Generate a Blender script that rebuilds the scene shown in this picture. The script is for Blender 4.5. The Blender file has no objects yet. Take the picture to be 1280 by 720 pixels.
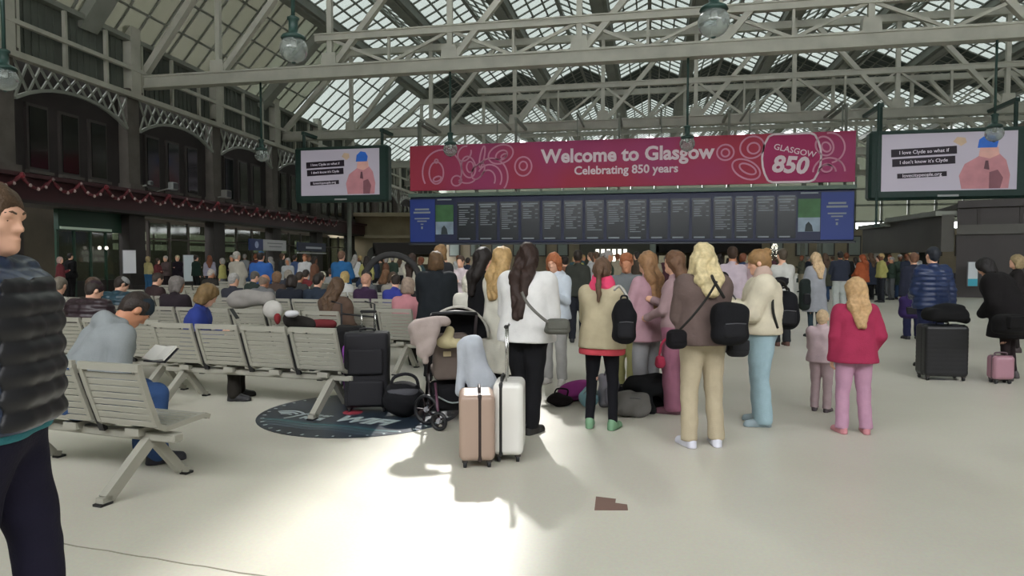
import bpy, math, random, time
import numpy as np
from mathutils import Vector, Matrix
T0 = time.time()
C = bpy.context.scene.collection
R = math.radians
rnd = random.Random(7)

# ------------------------------------------------------------------ camera
F = 850.0                      # focal length in pixels of the 1280x720 frame
CAMZ = 1.55
YAW = R(11.5)
PITCH = math.atan(35.0 / F)
cd = bpy.data.cameras.new('camera')
cam = bpy.data.objects.new('camera', cd)
C.objects.link(cam)
cd.sensor_width = 36.0
cd.lens = 36.0 * F / 1280.0
cd.clip_end = 500
cam.location = (0, 0, CAMZ)
cam.rotation_euler = (math.pi / 2 - PITCH, 0, YAW)
bpy.context.scene.camera = cam

# ------------------------------------------------------------------ sky, sun, exposure
w = bpy.data.worlds.new('sky')
bpy.context.scene.world = w
w.use_nodes = True
bg = w.node_tree.nodes['Background']
bg.inputs['Color'].default_value = (0.97, 0.985, 1.0, 1)
bg.inputs['Strength'].default_value = 9.2
SUN_EL, SUN_AZ = R(38), R(-13)
sl = bpy.data.lights.new('sun', 'SUN')
sl.energy = 8.5
sl.angle = R(1.8)
sl.color = (1.0, 0.98, 0.94)
so = bpy.data.objects.new('sun', sl)
C.objects.link(so)
sd = Vector((math.sin(SUN_AZ) * math.cos(SUN_EL), math.cos(SUN_AZ) * math.cos(SUN_EL), math.sin(SUN_EL)))
so.rotation_euler = sd.to_track_quat('Z', 'Y').to_euler()
so.location = sd * 60
vs = bpy.context.scene.view_settings
vs.view_transform = 'Standard'
vs.look = 'None'
vs.gamma = 1.0
vs.use_curve_mapping = False
vs.exposure = 0.0

# ------------------------------------------------------------------ placing helpers
CR = Matrix.Rotation(YAW, 3, 'Z') @ Matrix.Rotation(-PITCH, 3, 'X')
def ray(px, py):
    return CR @ Vector(((px - 640) / F, 1.0, (360 - py) / F))
FW = Vector((-math.sin(YAW), math.cos(YAW), 0)); RT = Vector((math.cos(YAW), math.sin(YAW), 0))
def G(px, py):
    """floor point seen at a pixel"""
    d = ray(px, py); t = -CAMZ / d.z
    return Vector((d.x * t, d.y * t, 0))
def W(px, py, z):
    """point at forward distance z on the ray of a pixel"""
    d = ray(px, py); t = z / d.dot(FW)
    return Vector((0, 0, CAMZ)) + d * t
def GZ(px, z):
    p = W(px, 330, z); return Vector((p.x, p.y, 0))

# ------------------------------------------------------------------ materials
def lin(c):
    c = c / 255.0
    return c / 12.92 if c <= 0.04045 else ((c + 0.055) / 1.055) ** 2.4
def rgb(c):
    if isinstance(c, str):
        c = tuple(int(c[i:i + 2], 16) for i in (0, 2, 4))
    return (lin(c[0]), lin(c[1]), lin(c[2]), 1)
MC = {}
def mat(name, col, rough=0.6, metal=0.0, noise=0.0, nscale=8.0, bump=0.0, bscale=60.0, emit=0.0, spec=0.5, trans=None, sheen=0.0, coat=0.0):
    key = (name, str(col), rough, metal, noise, bump, emit, trans)
    if key in MC: return MC[key]
    m = bpy.data.materials.new(name); m.use_nodes = True
    nt = m.node_tree; b = nt.nodes['Principled BSDF']
    c = rgb(col)
    b.inputs['Base Color'].default_value = c
    b.inputs['Roughness'].default_value = rough
    b.inputs['Metallic'].default_value = metal
    b.inputs['Specular IOR Level'].default_value = spec
    if sheen: b.inputs['Sheen Weight'].default_value = sheen
    if coat: b.inputs['Coat Weight'].default_value = coat
    if noise or bump:
        tc = nt.nodes.new('ShaderNodeTexCoord')
    if noise:
        n = nt.nodes.new('ShaderNodeTexNoise'); n.inputs['Scale'].default_value = nscale; n.inputs['Detail'].default_value = 4
        nt.links.new(tc.outputs['Object'], n.inputs['Vector'])
        mr = nt.nodes.new('ShaderNodeMapRange')
        mr.inputs['From Min'].default_value = 0.25; mr.inputs['From Max'].default_value = 0.75
        mr.inputs['To Min'].default_value = 1 - noise; mr.inputs['To Max'].default_value = 1 + noise
        mx = nt.nodes.new('ShaderNodeMix'); mx.data_type = 'RGBA'; mx.blend_type = 'MULTIPLY'
        mx.inputs[0].default_value = 1.0
        mx.inputs[6].default_value = c
        nt.links.new(n.outputs['Fac'], mr.inputs['Value'])
        nt.links.new(mr.outputs['Result'], mx.inputs[7])
        nt.links.new(mx.outputs[2], b.inputs['Base Color'])
    if bump:
        n2 = nt.nodes.new('ShaderNodeTexNoise'); n2.inputs['Scale'].default_value = bscale
        nt.links.new(tc.outputs['Object'], n2.inputs['Vector'])
        bp = nt.nodes.new('ShaderNodeBump'); bp.inputs['Strength'].default_value = bump; bp.inputs['Distance'].default_value = 0.01
        nt.links.new(n2.outputs['Fac'], bp.inputs['Height'])
        nt.links.new(bp.outputs['Normal'], b.inputs['Normal'])
    if emit:
        b.inputs['Emission Color'].default_value = c
        b.inputs['Emission Strength'].default_value = emit
    MC[key] = m
    return m
def mute(c, k=.2):
    v = [int(c[i:i + 2], 16) for i in (0, 2, 4)]; g = sum(v) / 3
    return '%02x%02x%02x' % tuple(int(x + (g - x) * k) for x in v)
def cloth(col, rough=0.9): return mat('cloth', mute(col), rough, noise=0.10, nscale=9, bump=0.25, bscale=90, spec=0.2)
def skinm(col): return mat('skin', col, 0.55, noise=0.05, nscale=14, spec=0.35)
def hairm(col): return mat('hair', col, 0.55, noise=0.25, nscale=30, bump=0.5, bscale=120, spec=0.35)

def glass_mat(name, T, tint, rough=0.1, diffuse=0.0):
    """thin pane: transparent, with a little gloss and dirt"""
    if name in MC: return MC[name]
    m = bpy.data.materials.new(name); m.use_nodes = True
    nt = m.node_tree; nt.nodes.clear()
    out = nt.nodes.new('ShaderNodeOutputMaterial')
    tr = nt.nodes.new('ShaderNodeBsdfTransparent')
    c = rgb(tint); tr.inputs['Color'].default_value = (c[0] * T, c[1] * T, c[2] * T, 1)
    df = nt.nodes.new('ShaderNodeBsdfDiffuse'); df.inputs['Color'].default_value = rgb('8c9084')
    mx = nt.nodes.new('ShaderNodeMixShader'); mx.inputs[0].default_value = diffuse
    nt.links.new(tr.outputs[0], mx.inputs[1]); nt.links.new(df.outputs[0], mx.inputs[2])
    gl = nt.nodes.new('ShaderNodeBsdfGlossy'); gl.inputs['Roughness'].default_value = rough
    m2 = nt.nodes.new('ShaderNodeMixShader'); m2.inputs[0].default_value = 0.05
    nt.links.new(mx.outputs[0], m2.inputs[1]); nt.links.new(gl.outputs[0], m2.inputs[2])
    nt.links.new(m2.outputs[0], out.inputs[0])
    MC[name] = m
    return m

# ------------------------------------------------------------------ tagging
def tag(o, label=None, cat=None, group=None, kind=None):
    if label: o['label'] = label
    if cat: o['category'] = cat
    if group: o['group'] = group
    if kind: o['kind'] = kind
    return o
def thing(name, label=None, cat=None, loc=(0, 0, 0), rz=0.0, group=None, kind=None):
    o = bpy.data.objects.new(name, None); C.objects.link(o)
    o.empty_display_size = 0.1
    o.location = loc; o.rotation_euler = (0, 0, rz)
    return tag(o, label, cat, group, kind)
def link_mesh(name, me, m=None, parent=None, loc=None, rot=None, kind=None, label=None):
    o = bpy.data.objects.new(name, me); C.objects.link(o)
    if m is not None and not me.materials:
        for mm in (m if isinstance(m, (list, tuple)) else [m]): me.materials.append(mm)
    if parent is not None: o.parent = parent
    if loc is not None: o.location = loc
    if rot is not None: o.rotation_euler = rot
    if kind: o['kind'] = kind
    if label: o['label'] = label
    return o
def copy_tree(o, parent=None):
    c = o.copy(); C.objects.link(c); c.parent = parent
    for ch in KIDS.get(o, list(o.children)): copy_tree(ch, c)
    return c
KIDS = {}

# ------------------------------------------------------------------ polygon builder
class MB:
    def __init__(s): s.v = []; s.f = []; s.mi = []; s.cm = 0
    def add(s, vs_, fs_):
        n = len(s.v); s.v += [tuple(p) for p in vs_]; s.f += [tuple(i + n for i in f) for f in fs_]
        s.mi += [s.cm] * len(fs_); return s
    def box(s, c, d, M=None, bev=0.0):
        x, y, z = d[0] / 2, d[1] / 2, d[2] / 2
        if bev:
            b = min(bev, x * .9, y * .9, z * .9); pts = []; 
            for sz in (-1, 1):
                for ring in ((0,), (1,)):
                    pass
            # chamfered box: 8 corners x 3 verts
            V = []; idx = {}
            for sx in (-1, 1):
                for sy in (-1, 1):
                    for sz in (-1, 1):
                        for a in range(3):
                            p = [sx * (x - b), sy * (y - b), sz * (z - b)]
                            p[a] = (sx, sy, sz)[a] * (x, y, z)[a]
                            idx[(sx, sy, sz, a)] = len(V); V.append(p)
            Fc = []
            for a in range(3):
                o1, o2 = (a + 1) % 3, (a + 2) % 3
                for sg in (-1, 1):
                    q = []
                    for u, v in ((-1, -1), (1, -1), (1, 1), (-1, 1)):
                        k = [0, 0, 0]; k[a] = sg; k[o1] = u; k[o2] = v; q.append(idx[(k[0], k[1], k[2], a)])
                    Fc.append(q if sg > 0 else q[::-1])
            for a in range(3):   # edges along axis a
                o1, o2 = (a + 1) % 3, (a + 2) % 3
                for u in (-1, 1):
                    for v in (-1, 1):
                        k0 = [0, 0, 0]; k0[o1] = u; k0[o2] = v
                        ka = list(k0); ka[a] = -1; kb = list(k0); kb[a] = 1
                        q = [idx[(*ka, o1)], idx[(*kb, o1)], idx[(*kb, o2)], idx[(*ka, o2)]]
                        Fc.append(q if u * v < 0 else q[::-1])
            for sx in (-1, 1):
                for sy in (-1, 1):
                    for sz in (-1, 1):
                        q = [idx[(sx, sy, sz, a)] for a in range(3)]
                        Fc.append(q if sx * sy * sz > 0 else q[::-1])
        else:
            V = [(-x, -y, -z), (x, -y, -z), (x, y, -z), (-x, y, -z), (-x, -y, z), (x, -y, z), (x, y, z), (-x, y, z)]
            Fc = [(0, 3, 2, 1), (4, 5, 6, 7), (0, 1, 5, 4), (1, 2, 6, 5), (2, 3, 7, 6), (3, 0, 4, 7)]
        c = Vector(c)
        V = [(M @ Vector(p) if M is not None else Vector(p)) + c for p in V]
        return s.add(V, Fc)
    def bar(s, p, q, w_, h_, up=(0, 0, 1)):
        p = Vector(p); q = Vector(q); d = q - p; L = d.length
        if L < 1e-6: return s
        d = d / L; u = Vector(up)
        if abs(d.dot(u)) > .98: u = Vector((0, 1, 0))
        x = d.cross(u).normalized(); z = x.cross(d)
        M = Matrix((x, d, z)).transposed()
        return s.box((p + q) / 2, (w_, L, h_), M)
    def tube(s, pts, r, n=8, closed=False):
        pts = [Vector(p) for p in pts]; m = len(pts); V = []; Fc = []
        rr = r if isinstance(r, (list, tuple)) else [r] * m
        prev = None
        for i, p in enumerate(pts):
            a = pts[i - 1] if (i > 0 or closed) else p; b = pts[(i + 1) % m] if (i < m - 1 or closed) else p
            t = (b - a).normalized()
            if prev is None:
                u = Vector((0, 0, 1)) if abs(t.z) < .9 else Vector((1, 0, 0))
                x = t.cross(u).normalized()
            else:
                x = (prev - t * prev.dot(t)).normalized()
            prev = x; y = t.cross(x)
            for k in range(n):
                an = 2 * math.pi * k / n
                V.append(p + (x * math.cos(an) + y * math.sin(an)) * rr[i])
        for i in range(m if closed else m - 1):
            for k in range(n):
                a = i * n + k; b = i * n + (k + 1) % n; c = ((i + 1) % m) * n + (k + 1) % n; d = ((i + 1) % m) * n + k
                Fc.append((a, b, c, d))
        if not closed:
            Fc.append(tuple(range(n))[::-1]); Fc.append(tuple((m - 1) * n + k for k in range(n)))
        return s.add(V, Fc)
    def lathe(s, prof, c=(0, 0, 0), n=20, M=None):
        V = []; Fc = []; c = Vector(c)
        for r, z in prof:
            for k in range(n):
                a = 2 * math.pi * k / n; p = Vector((r * math.cos(a), r * math.sin(a), z))
                V.append((M @ p if M is not None else p) + c)
        for i in range(len(prof) - 1):
            for k in range(n):
                Fc.append((i * n + k, i * n + (k + 1) % n, (i + 1) * n + (k + 1) % n, (i + 1) * n + k))
        Fc.append(tuple(range(n))[::-1]); Fc.append(tuple((len(prof) - 1) * n + k for k in range(n)))
        return s.add(V, Fc)
    def prism(s, poly, y0, y1, M=None, c=(0, 0, 0)):
        """polygon in x,z extruded along y"""
        n = len(poly); c = Vector(c)
        V = [Vector((x, y0, z)) for x, z in poly] + [Vector((x, y1, z)) for x, z in poly]
        V = [(M @ p if M is not None else p) + c for p in V]
        Fc = [tuple(range(n)), tuple(range(2 * n - 1, n - 1, -1))]
        for i in range(n): Fc.append((i, i + n, (i + 1) % n + n, (i + 1) % n))
        return s.add(V, Fc)
    def mesh(s, name='m', smooth=False):
        me = bpy.data.meshes.new(name); me.from_pydata(s.v, [], s.f); me.update()
        if max(s.mi, default=0): me.polygons.foreach_set('material_index', s.mi)
        if smooth:
            me.polygons.foreach_set('use_smooth', [True] * len(me.polygons))
        return me
    def build(s, name, m, parent=None, smooth=False, kind=None, label=None):
        return link_mesh(name, s.mesh(name, smooth), m, parent, kind=kind, label=label)

# ------------------------------------------------------------------ implicit surfaces (surface nets)
_E = [(0, 1), (2, 3), (4, 5), (6, 7), (0, 2), (1, 3), (4, 6), (5, 7), (0, 4), (1, 5), (2, 6), (3, 7)]
_Cn = np.array([(i >> 0 & 1, i >> 1 & 1, i >> 2 & 1) for i in range(8)])
def surfnet(f, lo, hi, h):
    lo = np.array(lo, np.float32); hi = np.array(hi, np.float32)
    nc = np.maximum(1, np.ceil((hi - lo) / (4 * h)).astype(int)); n = nc * 4
    g = [lo[a] + (np.arange(nc[a]) + .5) * 4 * h for a in range(3)]
    X = np.stack(np.meshgrid(*g, indexing='ij'), -1).reshape(-1, 3).astype(np.float32)
    dc = f(X).reshape(nc)
    act = np.abs(dc) < 5.6 * h
    val = np.where(dc < 0, -1.0, 1.0).astype(np.float32)
    val = val.repeat(4, 0).repeat(4, 1).repeat(4, 2)
    val = np.pad(val, ((0, 1),) * 3, mode='edge')
    mk = act.repeat(4, 0).repeat(4, 1).repeat(4, 2); mk = np.pad(mk, ((0, 1),) * 3)
    for a in range(3): mk = mk | np.roll(mk, 1, a)
    I = np.argwhere(mk)
    P = (lo + I * h).astype(np.float32)
    val[I[:, 0], I[:, 1], I[:, 2]] = f(P)
    for a in range(3):                                   # keep the border outside
        sl0 = [slice(None)] * 3; sl0[a] = 0; val[tuple(sl0)] = np.maximum(val[tuple(sl0)], 1e-3)
        sl0[a] = -1; val[tuple(sl0)] = np.maximum(val[tuple(sl0)], 1e-3)
    s = val < 0
    cnt = np.zeros(n, np.int8)
    for c in _Cn: cnt += s[c[0]:c[0] + n[0], c[1]:c[1] + n[1], c[2]:c[2] + n[2]]
    cells = np.argwhere((cnt > 0) & (cnt < 8))
    if len(cells) == 0: return None
    v8 = np.stack([val[cells[:, 0] + c[0], cells[:, 1] + c[1], cells[:, 2] + c[2]] for c in _Cn], 1)
    acc = np.zeros((len(cells), 3), np.float32); k = np.zeros(len(cells), np.float32)
    for a, b in _E:
        va, vb = v8[:, a], v8[:, b]; m = (va < 0) != (vb < 0)
        t = np.where(m, va / np.where(m, va - vb, 1), 0)
        acc += m[:, None] * (_Cn[a] + t[:, None] * (_Cn[b] - _Cn[a])); k += m
    V = lo + (cells + acc / k[:, None]) * h
    idx = np.full(n, -1, np.int64); idx[cells[:, 0], cells[:, 1], cells[:, 2]] = np.arange(len(cells))
    Q = []
    for a in range(3):
        b, c = (a + 1) % 3, (a + 2) % 3
        s0 = [slice(None)] * 3; s1 = [slice(None)] * 3
        s0[a] = slice(0, n[a]); s1[a] = slice(1, n[a] + 1)
        for q in (b, c): s0[q] = slice(1, n[q]); s1[q] = slice(1, n[q])
        A = s[tuple(s0)]; B = s[tuple(s1)]
        e = np.argwhere(A != B)
        if len(e) == 0: continue
        sg = A[e[:, 0], e[:, 1], e[:, 2]]
        p = e.copy(); p[:, b] += 1; p[:, c] += 1
        def at(db, dc_):
            q = p.copy(); q[:, b] += db; q[:, c] += dc_; return idx[q[:, 0], q[:, 1], q[:, 2]]
        q = np.stack([at(-1, -1), at(0, -1), at(0, 0), at(-1, 0)], 1)
        q[~sg] = q[~sg][:, ::-1]
        Q.append(q)
    return V, np.concatenate(Q)
def np_mesh(name, V, Q):
    me = bpy.data.meshes.new(name)
    me.vertices.add(len(V)); me.vertices.foreach_set('co', V.astype(np.float32).ravel())
    me.loops.add(Q.size); me.loops.foreach_set('vertex_index', Q.astype(np.int32).ravel())
    me.polygons.add(len(Q)); me.polygons.foreach_set('loop_start', np.arange(0, Q.size, 4, dtype=np.int32))
    me.polygons.foreach_set('use_smooth', np.ones(len(Q), bool))
    me.update(calc_edges=True)
    return me
class SDF:
    """union of rounded cones / ellipsoids / boxes with smooth joints"""
    def __init__(s): s.p = []; s.cut = []; s.disp = None; s.sub = []
    def cone(s, a, b, ra, rb, k=.02, fl=None):
        a = np.array(a, float); b = np.array(b, float); s.p.append(('c', a, b, ra, rb, k, (a + b) / 2, np.linalg.norm(b - a) / 2 + max(ra, rb))); return s
    def ell(s, c, r, k=.02, M=None):
        s.p.append(('e', np.array(c, float), np.array(r, float), M, 0, k, np.array(c, float), max(r))); return s
    def box(s, c, hf, r, k=.01, M=None):
        s.p.append(('b', np.array(c, float), np.array(hf, float) - r, M, r, k, np.array(c, float), float(np.linalg.norm(hf)))); return s
    def bounds(s, pad):
        lo = np.min([p[6] - p[7] for p in s.p], 0) - pad; hi = np.max([p[6] + p[7] for p in s.p], 0) + pad
        return lo, hi
    @staticmethod
    def prim(p, P):
        if p[0] == 'c':
            a, b = p[1].astype(np.float32), p[2].astype(np.float32); ba = b - a; L = max(float(ba @ ba), 1e-9)
            q = P - a; t = np.clip((q @ ba) / L, 0, 1)
            return np.sqrt(((q - t[:, None] * ba) ** 2).sum(1)) - (p[3] + (p[4] - p[3]) * t)
        q = P - p[1].astype(np.float32)
        if p[3] is not None: q = q @ p[3].astype(np.float32)
        if p[0] == 'e':
            r = p[2].astype(np.float32); a = np.sqrt(((q / r) ** 2).sum(1)); b = np.sqrt(((q / r ** 2) ** 2).sum(1))
            return np.where(b > 1e-6, a * (a - 1) / np.maximum(b, 1e-6), -min(p[2]))
        w_ = np.abs(q) - p[2].astype(np.float32)
        return np.sqrt((np.maximum(w_, 0) ** 2).sum(1)) + np.minimum(w_.max(1), 0) - p[4]
    def __call__(s, P):
        d = np.full(len(P), 1.0, np.float32)
        for p in s.p:
            r = p[7] + s.mg + p[5]
            m = ((P - p[6].astype(np.float32)) ** 2).sum(1) < r * r
            if not m.any(): continue
            dn = s.prim(p, P[m]); do = d[m]; k = p[5]
            hh = np.maximum(k - np.abs(dn - do), 0) / k
            d[m] = np.minimum(dn, do) - hh * hh * k * .25
        if s.disp is not None:
            m = np.abs(d) < s.mg
            d[m] += s.disp(P[m])
        for nrm, off in s.cut:                            # keep where P.n <= off
            d = np.maximum(d, P @ np.array(nrm, np.float32) - off)
        for p in s.sub:
            d = np.maximum(d, -s.prim(p, P))
        return d
    def mesh(s, name, h):
        s.mg = 7 * h + .02
        lo, hi = s.bounds(2.2 * h)
        r = surfnet(s, lo, hi, h)
        if r is None: return None
        return np_mesh(name, *r)
def wrinkle(amp, sx=22, seed=0.0):
    def f(P):
        x, y, z = P[:, 0], P[:, 1], P[:, 2]
        return amp * (np.sin(z * sx + 3 * np.sin(x * 9 + seed) + 2 * np.sin(y * 11)) * .6 + np.sin(z * sx * .55 - x * 21 + seed * 2) * .4).astype(np.float32)
    return f
# ------------------------------------------------------------------ people
SKINS = {'fair': 'd9a98f', 'tan': 'b98264', 'dark': '6b4634'}
ARMS = {  # upper arm and forearm directions: outward, forward, up (torso frame)
    'down': ((.16, -.02, -1), (.04, .2, -1)),
    'phone': ((.12, .22, -1), (-.42, .85, .38)),
    'read': ((.15, .35, -1), (-.35, .95, -.05)),
    'fold': ((.22, .28, -1), (-.95, .42, .12)),
    'hip': ((.42, -.25, -1), (-.45, .25, -.8)),
    'pocket': ((.3, -.22, -1), (-.2, .55, -.85)),
    'front': ((.1, .3, -1), (-.45, .8, -.35)),
    'strap': ((.14, .12, -1), (-.35, .75, .75)),
    'pull': ((.18, -.25, -1), (.05, -.1, -1)),
    'lap': ((.12, .25, -1), (-.35, .9, -.3)),
    'up': ((.2, .55, -.8), (-.5, .5, .9)),
}
def unit(v): v = np.array(v, float); return v / np.linalg.norm(v)
def rotx(a): c, s = math.cos(a), math.sin(a); return np.array([[1, 0, 0], [0, c, -s], [0, s, c]])
def rotz(a): c, s = math.cos(a), math.sin(a); return np.array([[c, -s, 0], [s, c, 0], [0, 0, 1]])

def skeleton(seated=False, arms=('down', 'down'), lean=0, hyaw=0, hpitch=0, twist=0, stance=.1, stride=0, build=1.0, child=False):
    J = {}
    pz = .54 if seated else .93
    pel = np.array([0, 0, pz]); M = rotz(R(twist)) @ rotx(-R(lean))
    up = lambda x, y, z: pel + M @ np.array([x, y, z - .93])     # upper body point given standing coordinates
    J['M'] = M; J['up'] = up; J['pel'] = pel
    sw = .150 * build
    for sd_, s in (('l', -1), ('r', 1)):
        sh = up(s * sw, -.005, 1.365)
        ua, fa = arms[0 if s < 0 else 1] if not isinstance(arms[0 if s < 0 else 1], str) else ARMS[arms[0 if s < 0 else 1]]
        d1 = M @ unit((s * ua[0], ua[1], ua[2])); d2 = M @ unit((s * fa[0], fa[1], fa[2]))
        el = sh + d1 * .28; wr = el + d2 * .245
        J['sh' + sd_], J['el' + sd_], J['wr' + sd_], J['fd' + sd_] = sh, el, wr, d2
        if seated:
            hip = np.array([s * .085, .02, .52]); kn = np.array([s * .125, .45, .50]); an = np.array([s * .125, .45 + stride * s, .085])
        else:
            hip = np.array([s * .085, 0, .88]); an = np.array([s * (stance + .0), -.02 + stride * s, .085])
            kn = (hip + an) / 2 + np.array([s * .004, .028, .02])
        J['hip' + sd_], J['kn' + sd_], J['an' + sd_] = hip, kn, an
    J['nb'] = up(0, -.015, 1.42)
    HM = M @ rotz(R(hyaw)) @ rotx(-R(hpitch))
    nt = J['nb'] + M @ np.array([0, .02, .075])
    J['nt'] = nt; J['HM'] = HM; J['hd'] = nt + HM @ np.array([0, .012, .098])
    J['hs'] = 1.16 if child else 1.0
    return J

def body_sdf(J, fingers=True, b=1.0):
    s = SDF(); up = J['up']; A = lambda *a, **k: s.cone(*a, **k)
    for q in (-1, 1):
        A(up(q * .075, 0, .93), up(q * .05, .0, 1.08), .105 * b, .095 * b, .05)
        A(up(q * .05, 0, 1.08), up(q * .085, .0, 1.30), .095 * b, .10 * b, .05)
    for q in (-1, 1): A(up(q * .02, -.01, 1.405), up(q * .125, -.005, 1.36), .05, .05, .04)
    A(J['nb'], J['nt'], .055, .052, .04)
    for q in 'lr':
        A(J['sh' + q], J['el' + q], .05 * b, .038 * b, .03); A(J['el' + q], J['wr' + q], .038 * b, .026, .02)
        A(J['hip' + q], J['kn' + q], .085 * b, .053, .03); A(J['kn' + q], J['an' + q], .052, .036, .03)
        an = J['an' + q]; A(an + [0, -.02, -.035], an + [0, .09, -.052], .028, .018, .02)
        # hand
        sg = -1 if q == 'l' else 1
        d = J['fd' + q]; w_ = J['wr' + q]
        side = J['M'] @ np.array([sg, 0, 0]); side = unit(side - d * (side @ d)); nrm = np.cross(d, side) * sg   # nrm: back of hand side
        # palm plane spanned by d and 'across'
        ac = unit(np.cross(side, d))                       # across the knuckles
        if ac[1] < 0 and abs(d[2]) > .6: ac = -ac
        pc = w_ + d * .045
        Mx = np.stack([d, ac, side], 1)
        s.ell(pc, (.052, .04, .017), .015, Mx)
        A(w_ - d * .01, pc, .024, .022, .012)
        if fingers:
            for i, (o, L) in enumerate(((-.03, .062), (-.011, .074), (.009, .078), (.028, .068))):
                k0 = pc + d * .035 + ac * o; cur = .35 + .1 * (3 - i)
                k1 = k0 + unit(d - side * cur * .6 + ac * o * 3) * L * .5; k2 = k1 + unit(d * .8 - side * cur * 1.6) * L * .5
                A(k0, k1, .0095, .0088, .004); A(k1, k2, .0088, .0075, .003)
            t0 = w_ + d * .025 + ac * .025; t1 = t0 + unit(ac * .8 + d * .7 - side * .3) * .038; t2 = t1 + unit(d - side * .5 + ac * .2) * .03
            A(t0, t1, .013, .011, .006); A(t1, t2, .011, .009, .003)
    # head
    hd, H, k = J['hd'], J['HM'], J['hs']; P = lambda x, y, z: hd + H @ (np.array([x, y, z]) * k)
    s.ell(P(0, -.012, .03), np.array([.073, .094, .086]) * k, .03, H)
    s.ell(P(0, .020, -.038), np.array([.054, .064, .078]) * k, .03, H)
    for q in (-1, 1): s.ell(P(q * .035, .05, -.02), np.array([.02, .02, .018]) * k, .02, H)
    A(P(0, .07, -.085), P(0, .066, -.085), .02 * k, .02 * k, .03)
    A(P(0, .080, .010), P(0, .096, -.024), .008 * k, .0105 * k, .012)
    A(P(-.011, .084, -.028), P(.011, .084, -.028), .008 * k, .008 * k, .01)
    A(P(-.034, .075, .022), P(.034, .075, .022), .012 * k, .012 * k, .02)
    s.ell(P(0, .079, -.056), np.array([.023, .013, .0065]) * k, .006, H); s.ell(P(0, .077, -.067), np.array([.019, .013, .006]) * k, .006, H)
    for q in (-1, 1):
        s.ell(P(q * .076, -.004, -.005), np.array([.011, .022, .033]) * k, .008, H)
        s.sub.append(('e', P(q * .031, .089, .003), np.array([.015, .012, .0085]) * k, H, 0, .01, None, 0))
    s.ell(P(0, -.03, -.03), np.array([.05, .05, .07]) * k, .04, H)
    return s

def hair_sdf(J, kind, seed=0, h=.012):
    s = SDF(); hd, H, k = J['hd'], J['HM'], J['hs']; P = lambda x, y, z: hd + H @ (np.array([x, y, z]) * k)
    t = .012 if kind in ('short', 'bald') else .018
    if kind in ('cap', 'beanie'):
        s.ell(P(0, -.012, .045), np.array([.084, .104, .088]) * k, .02, H)
        n = H @ np.array([0, .25, -1.0]); s.cut.append((n, float(n @ P(0, 0, .012 if kind == 'cap' else -.012))))
        if kind == 'cap': s.ell(P(0, .125, .03), np.array([.06, .06, .008]) * k, .01, H)
        else: s.disp = wrinkle(.003, 90, seed)
        return s
    s.ell(P(0, -.018, .034), (np.array([.074, .094, .086]) + t) * k, .02, H)
    if kind != 'short': s.ell(P(0, -.045, -.02), np.array([.08, .06, .09]) * k, .04, H)
    else: s.ell(P(0, -.05, -.015), np.array([.068, .052, .075]) * k, .03, H)
    # open the face
    s.sub.append(('e', P(0, .12, -.045), np.array([.073, .105, .1]) * k, H, 0, .01, None, 0))
    if kind == 'short':
        for q in (-1, 1): s.sub.append(('e', P(q * .085, .0, -.02), np.array([.03, .032, .048]) * k, H, 0, .01, None, 0))
    if kind == 'bald':
        n = H @ np.array([0, .2, 1.0]); s.cut.append((n, float(n @ P(0, 0, .035))))
    M = J['M']; dn = lambda y, z: J['nb'] + M @ np.array([0, y - J.get('hb', 0) * (1 if z < -.05 else .5), z])
    if kind in ('long', 'xlong', 'wavy'):
        L = {'long': -.20, 'xlong': -.36, 'wavy': -.12}[kind]
        for q in (-1, 1):
            s.cone(P(q * .045, -.04, -.02), dn(-.085, .0) + M @ np.array([q * .06, 0, 0]), .055, .06, .04)
            s.cone(dn(-.085, .0) + M @ np.array([q * .055, 0, 0]), dn(-.125, L) + M @ np.array([q * .022, 0, 0]), .058, .034, .04)
        if kind == 'wavy':
            for q in (-1, 1): s.cone(P(q * .07, -.01, .0), P(q * .095, .0, -.14), .035, .045, .04)
    elif kind == 'bob':
        for q in (-1, 1): s.cone(P(q * .062, -.02, .02), P(q * .072, -.012, -.085), .032, .036, .05)
        s.cone(P(0, -.06, 0), P(0, -.06, -.085), .06, .055, .04)
    elif kind == 'bun': s.ell(P(0, -.11, .085), np.array([.042, .042, .04]) * k, .01, H)
    elif kind == 'pony':
        s.cone(P(0, -.1, .05), P(0, -.15, .0), .025, .034, .02); s.cone(P(0, -.15, .0), dn(-.13, -.12), .034, .02, .02)
    a = .006 if kind != 'short' else .003
    def dsp(Q):
        x, y, z = Q[:, 0], Q[:, 1], Q[:, 2]
        return (a * np.sin(x * 95 + seed + 2.5 * np.sin(z * 30)) * np.cos(y * 60 + seed) + a * .7 * np.sin(x * 40 + z * 26 + seed)).astype(np.float32)
    s.disp = dsp
    return s

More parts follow.
